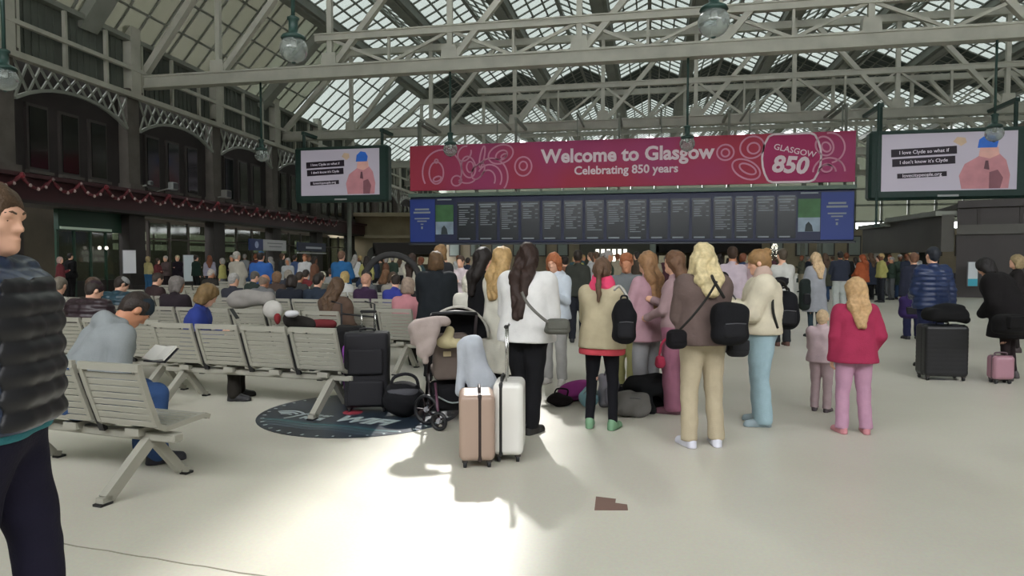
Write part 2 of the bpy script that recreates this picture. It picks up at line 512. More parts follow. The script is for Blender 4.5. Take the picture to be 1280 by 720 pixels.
def top_sdf(J, kind, b=1.0, hem=.86, t=.022, seed=0.0):
    s = SDF(); up = J['up']; A = s.cone
    for q in (-1, 1):
        A(up(q * .07, 0, .95), up(q * .055, 0, 1.10), .115 * b + t * .8, .10 * b + t, .05)
        A(up(q * .055, 0, 1.10), up(q * .085, 0, 1.29), .10 * b + t, .10 * b + t, .05)
    for q in (-1, 1): A(up(q * .02, -.01, 1.395), up(q * .12, -.005, 1.35), .052 + t * .6, .054 + t * .6, .04)
    A(up(0, -.01, 1.38), up(0, -.008, 1.445), .072, .062, .03)
    for q in 'lr':
        sh, el, wr = J['sh' + q], J['el' + q], J['wr' + q]
        A(sh, sh + (el - sh) * .15, .053 * b + t, .05 * b + t, .035)
        A(sh + (el - sh) * .12, el, .050 * b + t, .043 * b + t * .8, .012)
        A(el, wr - J['fd' + q] * .0, .043 * b + t * .8, .034 + t * .6, .014)
        if kind != 'tee': A(wr - J['fd' + q] * .015, wr + J['fd' + q] * .005, .032 + t * .7, .03 + t * .7, .01)
    pel = J['pel']
    if hem < .88:
        seated = pel[2] < .7
        if not seated:
            for q in (-1, 1):
                A((q * .065, 0, .95), (q * (.075 + (.88 - hem) * .06), 0, hem + .02), .12 * b + t * .7, .125 * b + t + (.88 - hem) * .05, .06)
        else:
            for q in 'lr': A(J['hip' + q], (J['hip' + q] * (.55 if hem > .7 else .2) + J['kn' + q] * (.45 if hem > .7 else .8)), .1 + t, .09 + t * .6, .04)
        if not seated: s.cut.append(((0, 0, -1), -hem))
    n = J['M'] @ np.array([0, 0, -1.0])
    if hem >= .88: s.cut.append((n, float(n @ up(0, 0, hem))))
    if kind in ('hoodie', 'hood'):
        s.ell(up(0, -.095, 1.425), (.12, .06, .075), .03, J['M']); s.ell(up(0, -.05, 1.46), (.1, .06, .03), .03, J['M'])
        A(up(-.06, .0, 1.45), up(.06, .0, 1.45), .045, .045, .02)
    if kind == 'collar': A(up(-.03, .0, 1.43), up(.03, .0, 1.43), .062, .062, .02); A(up(-.04, -.01, 1.455), up(.04, -.01, 1.455), .055, .055, .02)
    w_ = wrinkle({'fleece': .006, 'fur': .008}.get(kind, .0045), 26, seed)
    if kind == 'puffer':
        Mi = J['M']; p0 = up(0, 0, .93)
        def dsp(P):
            z = (P - p0.astype(np.float32)) @ (Mi @ np.array([0, 0, 1.])).astype(np.float32)
            return (-.014 * np.abs(np.sin(z * math.pi / .072)) + .006 + .002 * np.sin(P[:, 0] * 70 + P[:, 1] * 50)).astype(np.float32)
        s.disp = dsp
    elif kind in ('fleece', 'fur'):
        def dsp(P): return (w_(P) + .004 * np.sin(P[:, 0] * 160) * np.sin(P[:, 1] * 150 + 1) * np.sin(P[:, 2] * 155)).astype(np.float32)
        s.disp = dsp
    else: s.disp = w_
    return s

def legs_sdf(J, kind, b=1.0, seed=0.0):
    s = SDF(); A = s.cone; w_ = {'slim': (.0, .0, .004), 'straight': (.012, .018, .026), 'wide': (.015, .03, .048), 'skirt': (0, 0, 0), 'short': (.015, .03, .03)}[kind]
    seated = J['pel'][2] < .7
    pz = J['pel'][2]
    for q in (-1, 1): A((q * .062, 0, pz - .01), (q * .05, 0, pz + .09), .115 * b + .006, .10 * b + .006, .05)
    if kind == 'skirt':
        if seated: 
            for q in 'lr': A(J['hip' + q], J['kn' + q], .11, .09, .06)
            A(J['knl'], J['anl'] + [0, 0, .15], .08, .08, .08); A(J['knr'], J['anr'] + [0, 0, .15], .08, .08, .08)
        else:
            for q in (-1, 1): A((q * .07, 0, .88), (q * .1, 0, .36), .12 * b, .15 * b, .08)
            s.cut.append(((0, 0, -1), -.3))
    else:
        for q in 'lr':
            hip, kn, an = J['hip' + q], J['kn' + q], J['an' + q]
            end = kn + (an - kn) * (.97 if kind in ('slim',) else 1.02) if kind != 'short' else kn
            A(hip, kn, .09 * b + w_[0] + .004, .058 + w_[1], .02)
            if kind != 'short': A(kn, end, .056 + w_[1], .043 + w_[2], .018)
        if not seated: s.cut.append(((0, 0, -1), -(.06 if kind != 'wide' else .03)))
    s.disp = wrinkle(.0045 if kind != 'slim' else .0025, 32, seed)
    return s

def shoe_sdf(J, q, flat=True):
    s = SDF(); an = J['an' + q]; sg = -1 if q == 'l' else 1
    yaw = rotz(-sg * .18); P = lambda x, y, z: an + yaw @ np.array([x, y, z])
    s.cone(P(0, -.035, -.042), P(0, .05, -.046), .041, .043, .02)
    s.cone(P(0, .05, -.046), P(0, .15, -.058), .043, .034, .03)
    s.cone(P(0, -.02, -.01), P(0, .0, .015), .043, .04, .02)
    s.cone(P(0, -.04, -.074), P(0, .15, -.074), .04, .038, .01)
    s.cut.append(((0, 0, -1), -.0)); s.cut.append(((0, 0, 1), .13))
    return s

NP = [0]
def person(pos, H=1.68, face=0, top=('jacket', '333333', .86), legs=('straight', '222233'), shoes='222222', hair=('short', '3a2a20'),
           skin='fair', label='', group=None, h=.014, fine=False, b=1.0, t=None, under=None, scarf=None, rz=None, child=False, hat=None, extra=None, **pose):
    """one person: body, hair, clothes and shoes as children of an Empty at the feet"""
    NP[0] += 1; seed = NP[0] * 1.7
    s = H / 1.70
    root = thing('person', label, 'person', pos, (YAW - R(face)) if rz is None else rz, group)
    root.scale = (s, s, s)
    J = skeleton(child=child, build=b, **pose)
    hb = h * (.68 if fine else 1.0)
    J['hb'] = (b - 1) * .1 + max(0, ((t or .026) - .02)) * .9
    me = body_sdf(J, fingers=fine, b=b).mesh('body', hb)
    link_mesh('body', me, skinm(SKINS[skin]), root)
    kind, col = hair
    me = hair_sdf(J, kind, seed).mesh('hair', h * .85)
    if me:
        nm = {'cap': 'cap', 'beanie': 'knitted_hat'}.get(kind, 'hair')
        link_mesh(nm, me, (cloth(col) if kind in ('cap', 'beanie') else hairm(col)), root)
    if kind in ('cap', 'beanie'):
        me = hair_sdf(J, 'short', seed).mesh('hair', h * .85); link_mesh('hair', me, hairm('2a211c'), root)
    tk, tc, hem = top
    tt = t if t is not None else {'puffer': .04, 'coat': .03, 'jacket': .026, 'fleece': .034, 'fur': .04, 'hoodie': .022, 'collar': .03}.get(tk, .014)
    nm = {'puffer': 'puffer_jacket', 'coat': 'coat', 'jacket': 'jacket', 'fleece': 'fleece', 'fur': 'fur_coat', 'hoodie': 'hoodie', 'hood': 'jacket', 'collar': 'coat', 'tee': 'shirt', 'shirt': 'shirt'}.get(tk, 'jumper')
    me = top_sdf(J, tk, b, hem, tt, seed).mesh(nm, h); link_mesh(nm, me, mat('quilted_nylon', tc, .42, noise=.06) if tk == 'puffer' else cloth(tc), root)
    if under:
        me = top_sdf(J, 'tee', b, under[1], tt * .45, seed + 1).mesh('shirt', h)
        link_mesh('shirt', me, cloth(under[0]), root)
    if extra:
        sx = top_sdf(J, 'puffer', b, hem + .01, tt + .008, seed); sx.cut.append(((0, -1, 0), -.125))
        link_mesh('jacket_front', sx.mesh('jacket_front', h), mat('quilted_nylon', extra, .5), root)
    lk, lc = legs
    nm = 'skirt' if lk == 'skirt' else 'trousers'
    me = legs_sdf(J, lk, b, seed).mesh(nm, h); link_mesh(nm, me, cloth(lc), root)
    for q in 'lr':
        me = shoe_sdf(J, q).mesh('shoe', max(h * .8, .009)); link_mesh('shoe', me, mat('shoe', shoes, .6), root)
    if scarf:
        sc = SDF(); up = J['up']
        sc.cone(up(-.045, .0, 1.425), up(.045, .0, 1.425), .092, .092, .03); sc.cone(up(-.035, -.005, 1.495), up(.035, -.005, 1.495), .078, .078, .03)
        sc.disp = wrinkle(.006, 70, seed)
        link_mesh('scarf', sc.mesh('scarf', h), cloth(scarf), root)
    if fine:
        hd, HM, k = J['hd'], J['HM'], J['hs']
        for q in (-1, 1):
            mb = MB(); c = hd + HM @ (np.array([q * .030, .0655, .003]) * k)
            MM = Matrix([list(r) for r in HM]).to_3x3() @ Matrix.Rotation(-math.pi / 2, 3, 'X')
            pr = [(.0115 * math.sin(a), -.0115 * math.cos(a)) for a in [i * math.pi / 8 for i in range(1, 8)]]
            mb.lathe(pr[:5], c, 12, MM); mb.cm = 1; mb.lathe([(.0066, .0086), (.0055, .0108), (.001, .0118)], c, 12, MM)
            mb.build('eye', [mat('eye_white', 'e8e4de', .3), mat('iris', '3a2c22', .2)], root, True)
        if kind not in ('cap',):
            for q in (-1, 1):
                mb = MB()
                pp = [hd + HM @ (np.array([q * x, y, z]) * k) for x, y, z in ((.014, .089, .024), (.03, .087, .030), (.047, .075, .025))]
                mb.tube(pp, [.0035, .004, .002], 6)
                mb.build('eyebrow', hairm(col if kind != 'beanie' else '2a211c'), root, True)
    return root, J, s
# ------------------------------------------------------------------ the hall: axes X across, Y along the platforms
VH = 15.5                      # valley height of the ridge-and-furrow roof
BAY = 5.35; V0 = -18.9         # first valley
IRON = mat('painted_iron', 'adaca0', .55, noise=.14, nscale=1.4)
IRON2 = mat('painted_iron_grey', '80837b', .6, noise=.14, nscale=1.2)
IROND = mat('dark_green_iron', '27423c', .5, noise=.1)
# floor: terrazzo with joints and speckle
def floor_material():
    m = bpy.data.materials.new('terrazzo'); m.use_nodes = True; nt = m.node_tree; b = nt.nodes['Principled BSDF']
    tc = nt.nodes.new('ShaderNodeTexCoord')
    n1 = nt.nodes.new('ShaderNodeTexNoise'); n1.inputs['Scale'].default_value = .35; n1.inputs['Detail'].default_value = 6
    n2 = nt.nodes.new('ShaderNodeTexNoise'); n2.inputs['Scale'].default_value = 55; n2.inputs['Detail'].default_value = 2
    cr = nt.nodes.new('ShaderNodeValToRGB'); cr.color_ramp.elements[0].position = .3; cr.color_ramp.elements[1].position = .7
    cr.color_ramp.elements[0].color = rgb('b8b4a6'); cr.color_ramp.elements[1].color = rgb('cbc8bc')
    mx = nt.nodes.new('ShaderNodeMix'); mx.data_type = 'RGBA'; mx.blend_type = 'OVERLAY'; mx.inputs[0].default_value = .12
    for n in (n1, n2): nt.links.new(tc.outputs['Object'], n.inputs['Vector'])
    nt.links.new(n1.outputs['Fac'], cr.inputs['Fac']); nt.links.new(cr.outputs['Color'], mx.inputs[6]); nt.links.new(n2.outputs['Color'], mx.inputs[7])
    nt.links.new(mx.outputs[2], b.inputs['Base Color'])
    b.inputs['Roughness'].default_value = .34; b.inputs['Specular IOR Level'].default_value = .45
    return m
mb = MB(); mb.box((5, 32, -.1), (66, 110, .2)); mb.build('floor', floor_material(), kind='structure')
# floor joint near the bottom left
mb = MB(); a, b_ = G(60, 677), G(345, 723)
n_ = 14
for i in range(n_):
    p = a.lerp(b_, i / n_); q = a.lerp(b_, (i + 1) / n_)
    mb.bar(p + Vector((0, .004 * math.sin(i * 2), .001)), q + Vector((0, .004 * math.sin((i + 1) * 2), .001)), .009, .002)
mb.build('trim_1', mat('joint', '8a8676', .8), kind='structure')

# ---- roof: ridge and furrow glazing
PANE = glass_mat('roof_glass', .34, 'f4faf6', diffuse=.14)
DIRTY = glass_mat('sooty_roof_glass', .27, 'e2e2d2', diffuse=.4)
HALF = glass_mat('dusty_roof_glass', .24, 'e4e8d8', diffuse=.3)
CLEAR = glass_mat('sun_opening_glass', .97, 'ffffff')  # clearer panes added out of view, to let direct sun reach the floor
BOARD = mat('roof_boarding', '3c4644', .8, noise=.2)
roof = thing('ceiling', kind='structure', loc=(0, 0, 0))
PITCHR = 1.06; RISE = 1.35
bars = MB(); near = []; stuff = {}
def slope_panes(e0, e1, y0, y1, ndiv, matf, py=PITCHR, name='pane', barw=.11):
    """glazing between the lines e0(y) and e1(y) (low and high edge), y from y0 to y1"""
    ny = int(round((y1 - y0) / py))
    for j in range(ny):
        ya, yb = y0 + j * py, y0 + (j + 1) * py
        bars.bar(e0(ya), e1(ya), barw, .07)
        for i in range(ndiv):
            t0, t1 = i / ndiv, (i + 1) / ndiv
            a0 = e0(ya).lerp(e1(ya), t0); a1 = e0(ya).lerp(e1(ya), t1); c0 = e0(yb).lerp(e1(yb), t0); c1 = e0(yb).lerp(e1(yb), t1)
            cen = (a0 + a1 + c0 + c1) / 4
            near.append((cen, a0, a1, c1, c0, matf(cen, i)))
    for i in range(ndiv + 1):
        t = i / ndiv
        L = 6
        for q in range(L):
            ya, yb = y0 + (y1 - y0) * q / L, y0 + (y1 - y0) * (q + 1) / L
            bars.bar(e0(ya).lerp(e1(ya), t), e0(yb).lerp(e1(yb), t), .09, .09)
def main_mat(c, i):
    if 55 < c.y < 66: return BOARD
    if -7.0 < c.x < -5.6 and 21.3 < c.y < 28: return CLEAR  # unseen opening, shaped and placed to cast the bright floor patch
    if c.y < 14: return HALF
    return PANE
K = 11
def vx(k): return V0 + BAY * k
for k in range(K):
    xa, xm, xb = vx(k) + .45, vx(k) + BAY / 2, vx(k + 1) - .45
    if k == 0:
        pass
    lo = lambda y, x=xa: Vector((x, y, VH + .25)); hi = lambda y, x=xm: Vector((x, y, VH + RISE)); lo2 = lambda y, x=xb: Vector((x, y, VH + .25))
    slope_panes(lo, hi, -9, 86, 3, main_mat); slope_panes(lo2, hi, -9, 86, 3, main_mat)
# valley girders and ridges, each a child of the roof
for k in range(K + 1):
    mb = MB(); mb.box((vx(k), 38.5, VH), (.9, 95, .5)); mb.box((vx(k), 38.5, VH - .32), (.5, 95, .14)); mb.build('valley_girder', IRON2, roof)
for k in range(K):
    mb = MB(); mb.box((vx(k) + BAY / 2, 38.5, VH + RISE), (.22, 95, .25)); mb.build('ridge_beam', IRON2, roof)
# lean-to slope on the left, rising from the gallery wall to the first valley
P0 = GZ(640 - 17.1 / 32 * 850, 32)
AZL = YAW - R(7.7)             # the left building's direction
LD = Vector((-math.sin(AZL), math.cos(AZL), 0))
def wall_x(y): return P0.x + (y - P0.y) * LD.x / LD.y
EAVE = 11.35
le = lambda y: Vector((wall_x(y) + .1, y, EAVE)); lh = lambda y: Vector((V0 - .45, y, VH + .2))
def left_mat(c, i):
    if c.y > 42: return PANE
    if c.y > 36: return HALF
    return DIRTY
slope_panes(le, lh, -9, 86, 4, left_mat, py=1.2, barw=.11)
# dark transverse rib on the lean-to slope
for yy, ww in ((24.2, .9), (38.5, .7), (52, .7)):
    mb = MB(); mb.bar(le(yy) + Vector((0, 0, -.3)), lh(yy) + Vector((0, 0, -.3)), ww, .5); mb.build('roof_rib', IRON2, roof)
bars.build('glazing_bar', IRON2, roof, kind='stuff')
camp = Vector((0, 0, CAMZ))
def vis(c):
    d = CR.transposed() @ (c - camp)
    if d.y < 1: return False
    x = 640 + F * d.x / d.y; y = 360 - F * d.z / d.y
    return -20 < x < 1300 and -20 < y < 250
vis_p = sorted([p for p in near if vis(p[0])], key=lambda p: (p[0] - camp).length)
first = set(id(p) for p in vis_p[:290])
def pane_mb(mb, p):
    n = (p[2] - p[1]).cross(p[4] - p[1]).normalized() * .008
    a = [p[1], p[2], p[3], p[4]]
    mb.add([q - n for q in a] + [q + n for q in a], [(0, 3, 2, 1), (4, 5, 6, 7), (0, 1, 5, 4), (1, 2, 6, 5), (2, 3, 7, 6), (3, 0, 4, 7)])
for p in near:
    if id(p) in first:
        mb = MB(); q = (p[0],) + tuple(v - p[0] for v in p[1:5]); pane_mb(mb, q)
        o = mb.build('pane', p[5], roof); o.location = p[0]
    else:
        pane_mb(stuff.setdefault(p[5].name, (MB(), p[5]))[0], p)
for k, (mb, m) in stuff.items(): mb.build('roof_boards' if m is BOARD else 'panes', m, roof, kind='stuff')

# ---- transverse trusses every 14 m
def truss(z0, mid, label, deep=True):
    Y = z0 * math.cos(YAW) + 0
    t = thing('roof_truss', label, 'truss', (0, Y, 0), group=None)
    x0, x1 = wall_x(Y) + .3, vx(K)
    def part(name, p, q, w_, h_, m=IRON):
        mb = MB(); mb.bar(p, q, w_, h_, up=(0, 0, 1)); return mb.build(name, m, t)
    mb = MB(); mb.box(((x0 + x1) / 2, 0, 9.62), (x1 - x0, .34, .42)); mb.box(((x0 + x1) / 2, 0, 9.38), (x1 - x0, .5, .08)); mb.box(((x0 + x1) / 2, 0, 9.86), (x1 - x0, .5, .08))
    mb.build('bottom_chord', IRON, t)
    mb = MB(); mb.box(((vx(0) + x1) / 2, 0, 14.75), (x1 - vx(0), .34, .4)); mb.build('top_chord', IRON, t)
    xm0 = -14.2 if mid < 11.5 else -10.5
    mb = MB(); mb.box(((xm0 + x1) / 2, 0, mid), (x1 - xm0, .3, .26)); mb.box(((xm0 + x1) / 2, 0, mid + .14), (x1 - xm0, .44, .05)); mb.build('middle_chord', IRON, t)
    xs = [vx(k) for k in range(K + 1)]
    part('rafter', (x0, 0, 9.9), (vx(0), 0, 14.8), .3, .3)
    for i, x in enumerate(xs):
        if i in (0,) or True: part('post', (x, 0, 9.85), (x, 0, 15.2), .22, .2)
        if i < K:
            if i < 5: part('diagonal', (x + .2, 0, 9.9), (x + BAY * .8, 0, 14.7), .26, .24)
            else: part('diagonal', (x + BAY - .2, 0, 9.9), (x + BAY * .2, 0, 14.7), .26, .24)
            # light lattice between the bottom and the middle chord
            xm = x + BAY / 2
            if xm > xm0:
                part('lattice_bar', (xm, 0, 9.85), (xm, 0, mid), .1, .12)
                part('lattice_bar', (x + .15, 0, mid - .1), (xm - .1, 0, 9.9), .1, .12)
                part('lattice_bar', (x + BAY - .15, 0, mid - .1), (xm + .1, 0, 9.9), .1, .12)
        mb = MB(); mb.prism([(-.35, 0), (.35, 0), (.3, .55), (-.3, .55)], -.19, .19, c=(x, 0, 9.85)); mb.build('gusset', IRON, t)
    return t
truss(14, 11.05, 'pale iron roof truss crossing overhead nearest, carrying the three large globe lamps')
truss(28, 11.05, 'pale iron roof truss with the thick chord crossing high above the seats and travellers')
truss(42, 11.9, 'pale iron lattice truss directly above the pink banner and the two advert screens')
truss(56, 11.6, 'distant pale iron roof truss behind the pink banner')
truss(70, 11.6, 'farthest pale iron roof truss, before the end glazing')

# ---- globe lamps
GLOBE = bpy.data.materials.new('clear_globe'); GLOBE.use_nodes = True
nt = GLOBE.node_tree; nt.nodes.clear(); out = nt.nodes.new('ShaderNodeOutputMaterial')
tr = nt.nodes.new('ShaderNodeBsdfTransparent'); tr.inputs[0].default_value = (.72, .76, .76, 1)
gl = nt.nodes.new('ShaderNodeBsdfGlossy'); gl.inputs['Roughness'].default_value = .08
fr = nt.nodes.new('ShaderNodeLayerWeight'); fr.inputs['Blend'].default_value = .45
mx = nt.nodes.new('ShaderNodeMixShader'); df = nt.nodes.new('ShaderNodeBsdfDiffuse'); df.inputs[0].default_value = rgb('b8c0bc')
m2 = nt.nodes.new('ShaderNodeMixShader'); m2.inputs[0].default_value = .25
nt.links.new(fr.outputs['Facing'], mx.inputs[0]); nt.links.new(tr.outputs[0], mx.inputs[1]); nt.links.new(gl.outputs[0], mx.inputs[2])
nt.links.new(mx.outputs[0], m2.inputs[1]); nt.links.new(df.outputs[0], m2.inputs[2]); nt.links.new(m2.outputs[0], out.inputs[0])
def lamp(px, py, z0, label):
    r = (px - 640) / F; z = z0 / (1 + math.tan(YAW) * r)
    p = W(px, py, z)
    t = thing('globe_lamp', label, 'lamp', (p.x, p.y, p.z))
    rr = .3
    mb = MB(); mb.lathe([(rr * math.sin(a) , -rr * .95 * math.cos(a)) for a in [i * math.pi / 14 for i in range(1, 12)]], (0, 0, 0), 24); mb.build('glass_globe', GLOBE, t, True)
    mb = MB(); mb.lathe([(.2, .20), (.27, .23), (.24, .29), (.16, .33), (.1, .36), (.1, .62), (.13, .64), (.13, .68), (.05, .72)], (0, 0, 0), 18); mb.build('lamp_cap', IROND, t, True)
    mb = MB(); mb.lathe([(.03, -.30), (.05, -.285), (.03, -.27)], (0, 0, 0), 10); mb.build('finial', IROND, t, True)
    mb = MB(); mb.lathe([(.06, .05), (.07, .12), (.05, .2)], (0, 0, 0), 12); mb.build('bulb_holder', mat('holder', 'c9c9c0', .4), t, True)
    mb = MB(); mb.tube([(0, 0, .7), (0, 0, 9.4 - p.z)], .045, 8); mb.build('rod', IROND, t, True)
lamp(367, 62, 14, 'large globe lamp on a dark green rod, top left of centre above the seats')
lamp(892, 28, 14, 'large globe lamp at the top edge, right of centre')
lamp(6, 99, 14, 'globe lamp at the far left edge beside the gallery')
lamp(327, 194, 28, 'small globe lamp hanging left of the left advert screen')
lamp(563, 187, 28, 'small globe lamp hanging in front of the left end of the pink banner')
lamp(859, 180, 28, 'small globe lamp hanging in front of the end of the word Glasgow')
lamp(1243, 167, 28, 'globe lamp hanging in front of the right advert screen')

# ---- left building: a dark frontage under a glazed gallery
DARK = mat('dark_timber', '2a2422', .6, noise=.2, nscale=2); DARK2 = mat('dark_red_fascia', '37181c', .55, noise=.15); STONE = mat('sooty_stone', '55504a', .85, noise=.25, nscale=1.5)
PANEL = mat('gallery_panel', '5a5f58', .7, noise=.2, nscale=1.0); GREEN = mat('shop_green', '1c3a2c', .5); SHOPG = mat('shop_glass', '10120f', .12)
LW = thing('wall_left', kind='structure', loc=P0, rz=AZL)   # local x = out from the wall, local y = along it
def lp(name, c, d, m, kind=None, bev=0):
    mb = MB(); mb.box(c, d, bev=bev); return mb.build(name, m, LW, kind=kind)
# remember: x out (towards the hall), y along (away from the camera)
SA, SB = -48, 56
lp('upper_wall', (-.6, (SA + SB) / 2, 6.4), (1.0, SB - SA, 5.0), mat('upper_wall', '2f2a29', .85, noise=.25, nscale=1))
lp('soffit', (.2, (SA + SB) / 2, 3.62), (1.6, SB - SA, .12), DARK)
lp('fascia', (.75, (SA + SB) / 2, 4.05), (.25, SB - SA, .85), DARK2)
lp('cornice', (.85, (SA + SB) / 2, 4.55), (.45, SB - SA, .14), DARK2)
lp('stall_riser', (-.1, (SA + SB) / 2, .35), (.3, SB - SA, .7), DARK)
lp('back_wall', (-2.2, (SA + SB) / 2, 2), (.2, SB - SA, 4), mat('shop_interior', '4a4438', .9, noise=.3, nscale=.8))
for s_ in [SA + 2 + 6.6 * i for i in range(16)]:
    off = s_ % 6.6
for i in range(-6, 8):
    s_ = -1.3 + 6.6 * i
    mb = MB(); mb.box((.15, s_, 1.85), (.55, 1.05, 3.7)); mb.box((.2, s_, .2), (.7, 1.2, .4)); mb.build('shop_pier', DARK, LW)
    mb = MB(); mb.box((.1, s_, 6.8), (.5, .75, 4.6)); mb.box((.15, s_, 8.95), (.7, .95, .3)); mb.box((.15, s_, 4.8), (.7, .95, .3)); mb.build('pilaster', STONE, LW)
    mb = MB(); mb.box((.35, s_, 10.4), (.4, .62, 2.9)); mb.build('gallery_column', IRON, LW)
    # windows in the upper wall
    for q in (1.75, 3.3, 4.85):
        mb = MB(); mb.box((-.05, s_ + q, 6.15), (.12, 1.0, 2.5)); f_ = mb.build('window_frame', mat('window_frame', '3b3634', .6), LW)
        mb = MB(); mb.box((.03, s_ + q, 6.15), (.04, .8, 2.25)); mb.build('pane', SHOPG, f_)
        mb = MB(); mb.box((.05, s_ + q, 4.85), (.2, 1.15, .12)); mb.build('window_sill', STONE, LW)
    # lattice girder with an arched lower edge
    mb = MB(); n = 10; A_, B_ = s_ + .4, s_ + 6.2
    low = lambda t: 8.1 - .75 * (abs(2 * t - 1) ** 2.2)
    pts = [(A_ + (B_ - A_) * k / n, low(k / n)) for k in range(n + 1)]
    for k in range(n):
        mb.bar((.35, pts[k][0], pts[k][1]), (.35, pts[k + 1][0], pts[k + 1][1]), .12, .12)
        mb.bar((.35, pts[k][0], pts[k][1]), (.35, pts[k + 1][0], 8.7), .07, .07)
        mb.bar((.35, pts[k][0], 8.7), (.35, pts[k + 1][0], pts[k + 1][1]), .07, .07)
    mb.build('arched_lattice', IRON2, LW, kind='stuff')
lp('gallery_sill', (.42, (SA + SB) / 2, 8.85), (.32, SB - SA, .22), IRON)
lp('gallery_rail', (.5, (SA + SB) / 2, 10.0), (.16, SB - SA, .16), IRON)
lp('gallery_head', (.35, (SA + SB) / 2, EAVE - .05), (.35, SB - SA, .2), IRON2)
for i in range(47):
    s_ = SA + 1 + 2.2 * i
    mb = MB(); mb.box((.12, s_ + 1.1, 10.1), (.06, 2.2, 2.5))
    for q in range(6): mb.box((.17, s_ + .25 + q * .34, 10.1), (.05, .05, 2.4))
    mb.build('gallery_panel', PANEL, LW)
    mb = MB(); mb.box((.42, s_, 10.1), (.14, .13, 2.4)); mb.build('gallery_post', IRON, LW)
# shopfront bays
def bay(s0, s1, top, kind_):
    fr_ = mat('shop_frame', '3a3029', .5)
    if kind_ == 'door':
        mb = MB(); mb.box((.0, (s0 + s1) / 2, 3.15), (.2, s1 - s0, .85)); mb.build('shop_header', GREEN, LW)
        mb = MB(); mb.box((.12, (s0 + s1) / 2 - .3, 2.82), (.06, (s1 - s0) * .8, .1)); mb.build('strip_light', mat('shop_strip', 'a8b8a8', .5, emit=.15), LW)
        n = 4
        for k in range(n):
            a = s0 + (s1 - s0) * k / n; w_ = (s1 - s0) / n
            mb = MB(); mb.box((0, a + w_ / 2, 1.4), (.04, w_ - .1, 2.6)); mb.build('pane', GLASSD, LW)
            mb = MB(); mb.box((0, a, 1.4), (.1, .1, 2.7)); mb.build('mullion', GREEN, LW)
    else:
        n = 3
        for k in range(n):
            a = s0 + (s1 - s0) * k / n; w_ = (s1 - s0) / n
            mb = MB(); mb.box((0, a + w_ / 2, 2.0), (.04, w_ - .12, 2.6)); mb.build('pane', GLASSD, LW)
            mb = MB(); mb.box((0, a, 2.0), (.14, .12, 2.8)); mb.box((0, a + w_ / 2, 2.55), (.1, w_, .07)); mb.build('mullion', fr_, LW)
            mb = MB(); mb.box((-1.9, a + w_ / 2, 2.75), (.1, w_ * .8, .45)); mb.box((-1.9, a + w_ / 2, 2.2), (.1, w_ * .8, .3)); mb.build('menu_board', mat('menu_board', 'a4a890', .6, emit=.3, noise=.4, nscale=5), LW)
GLASSD = glass_mat('shop_pane', .75, 'dfe8e0', .05, .06)
bay(-5.4, -1.9, 3.5, 'door'); bay(.0, 4.6, 3.5, 'win'); bay(-12, -8.6, 3.5, 'win'); bay(6.0, 11.2, 3.5, 'door2'); bay(12.6, 18, 3.5, 'win'); bay(19.2, 25, 3.5, 'win'); bay(-19, -15, 3.5, 'door')
# two round lamps in the doorway
for py in (-3.55, -3.15):
    mb = MB(); mb.lathe([(.01, -.07), (.06, -.04), (.07, 0), (.05, .06), (.01, .08)], (.35, py, 2.05), 10)
    o = mb.build('door_lamp', mat('door_lamp', 'f0e8d8', .4, emit=2.0), LW, True)
# signs on the frontage
def text_mesh(s, size, m, parent, M, name='lettering', shear=0, align='CENTER', extr=.004, bold=0.0, space=1.0):
    cu = bpy.data.curves.new('t', 'FONT'); cu.body = s; cu.size = size; cu.align_x = align; cu.align_y = 'CENTER'; cu.extrude = extr; cu.shear = shear; cu.offset = bold
    cu.resolution_u = 3; cu.space_character = space
    o = bpy.data.objects.new('t', cu); C.objects.link(o)
    bpy.context.view_layer.update()
    me = bpy.data.meshes.new_from_object(o.evaluated_get(bpy.context.evaluated_depsgraph_get()))
    bpy.data.objects.remove(o); bpy.data.curves.remove(cu)
    me.transform(M)
    r = link_mesh(name, me, None, parent); me.materials.clear(); me.materials.append(m)
    r['kind'] = 'stuff'
    return r
RX = Matrix.Rotation(math.pi / 2, 4, 'X')          # text standing upright, facing -y
FACE_L = Matrix.Rotation(math.pi / 2, 4, 'Z') @ RX  # on the left wall: facing +x
def wall_sign(s0, s1, z0, z1, parts_, label, out=.98):
    c = LW.matrix_basis @ Vector((out, (s0 + s1) / 2, (z0 + z1) / 2))
    t = thing('shop_sign', label, 'sign', c, AZL)
    for nm, a, b_, m in parts_:
        mb = MB(); mb.box((0, ((a + b_) / 2 - .5) * (s1 - s0), 0), (.1, (b_ - a) * (s1 - s0), z1 - z0)); mb.build(nm, m, t)
    return t, s1 - s0, z1 - z0
t, L, h_ = wall_sign(7.4, 11.9, 2.12, 2.78, [('blue_panel', 0, .34, mat('sign_blue', '1c2f66', .5)), ('white_panel', .34, 1, mat('sign_white', 'b9b8bc', .5))], 'long shop sign with a blue square and a white panel on the dark frontage')
mb = MB(); mb.lathe([(.02, -.02), (.2, -.01), (.2, .01), (.02, .02)], (.06, -L * .33, 0), 18, Matrix.Rotation(math.pi / 2, 3, 'Y')); mb.build('emblem', mat('emblem', '9aa4c8', .5), t)
mb = MB()
for k, (a, b_) in enumerate(((-.9, 1.1), (-.7, .9))): mb.box((.056, (a + b_) / 2 + .7, .12 - k * .2), (.01, b_ - a, .05))
mb.build('print_lines', mat('print_grey', '77777c', .6), t, kind='stuff')
t, L, h_ = wall_sign(13.6, 18.2, 2.15, 2.75, [('blue_panel', 0, 1, mat('sign_navy', '1b2444', .5))], 'narrow navy shop sign with small white lettering at the far end of the frontage')
mb = MB(); mb.box((.06, .2, -.05), (.01, 2.6, .14)); mb.build('print_lines', mat('print_white', 'b8bcc8', .6), t, kind='stuff')
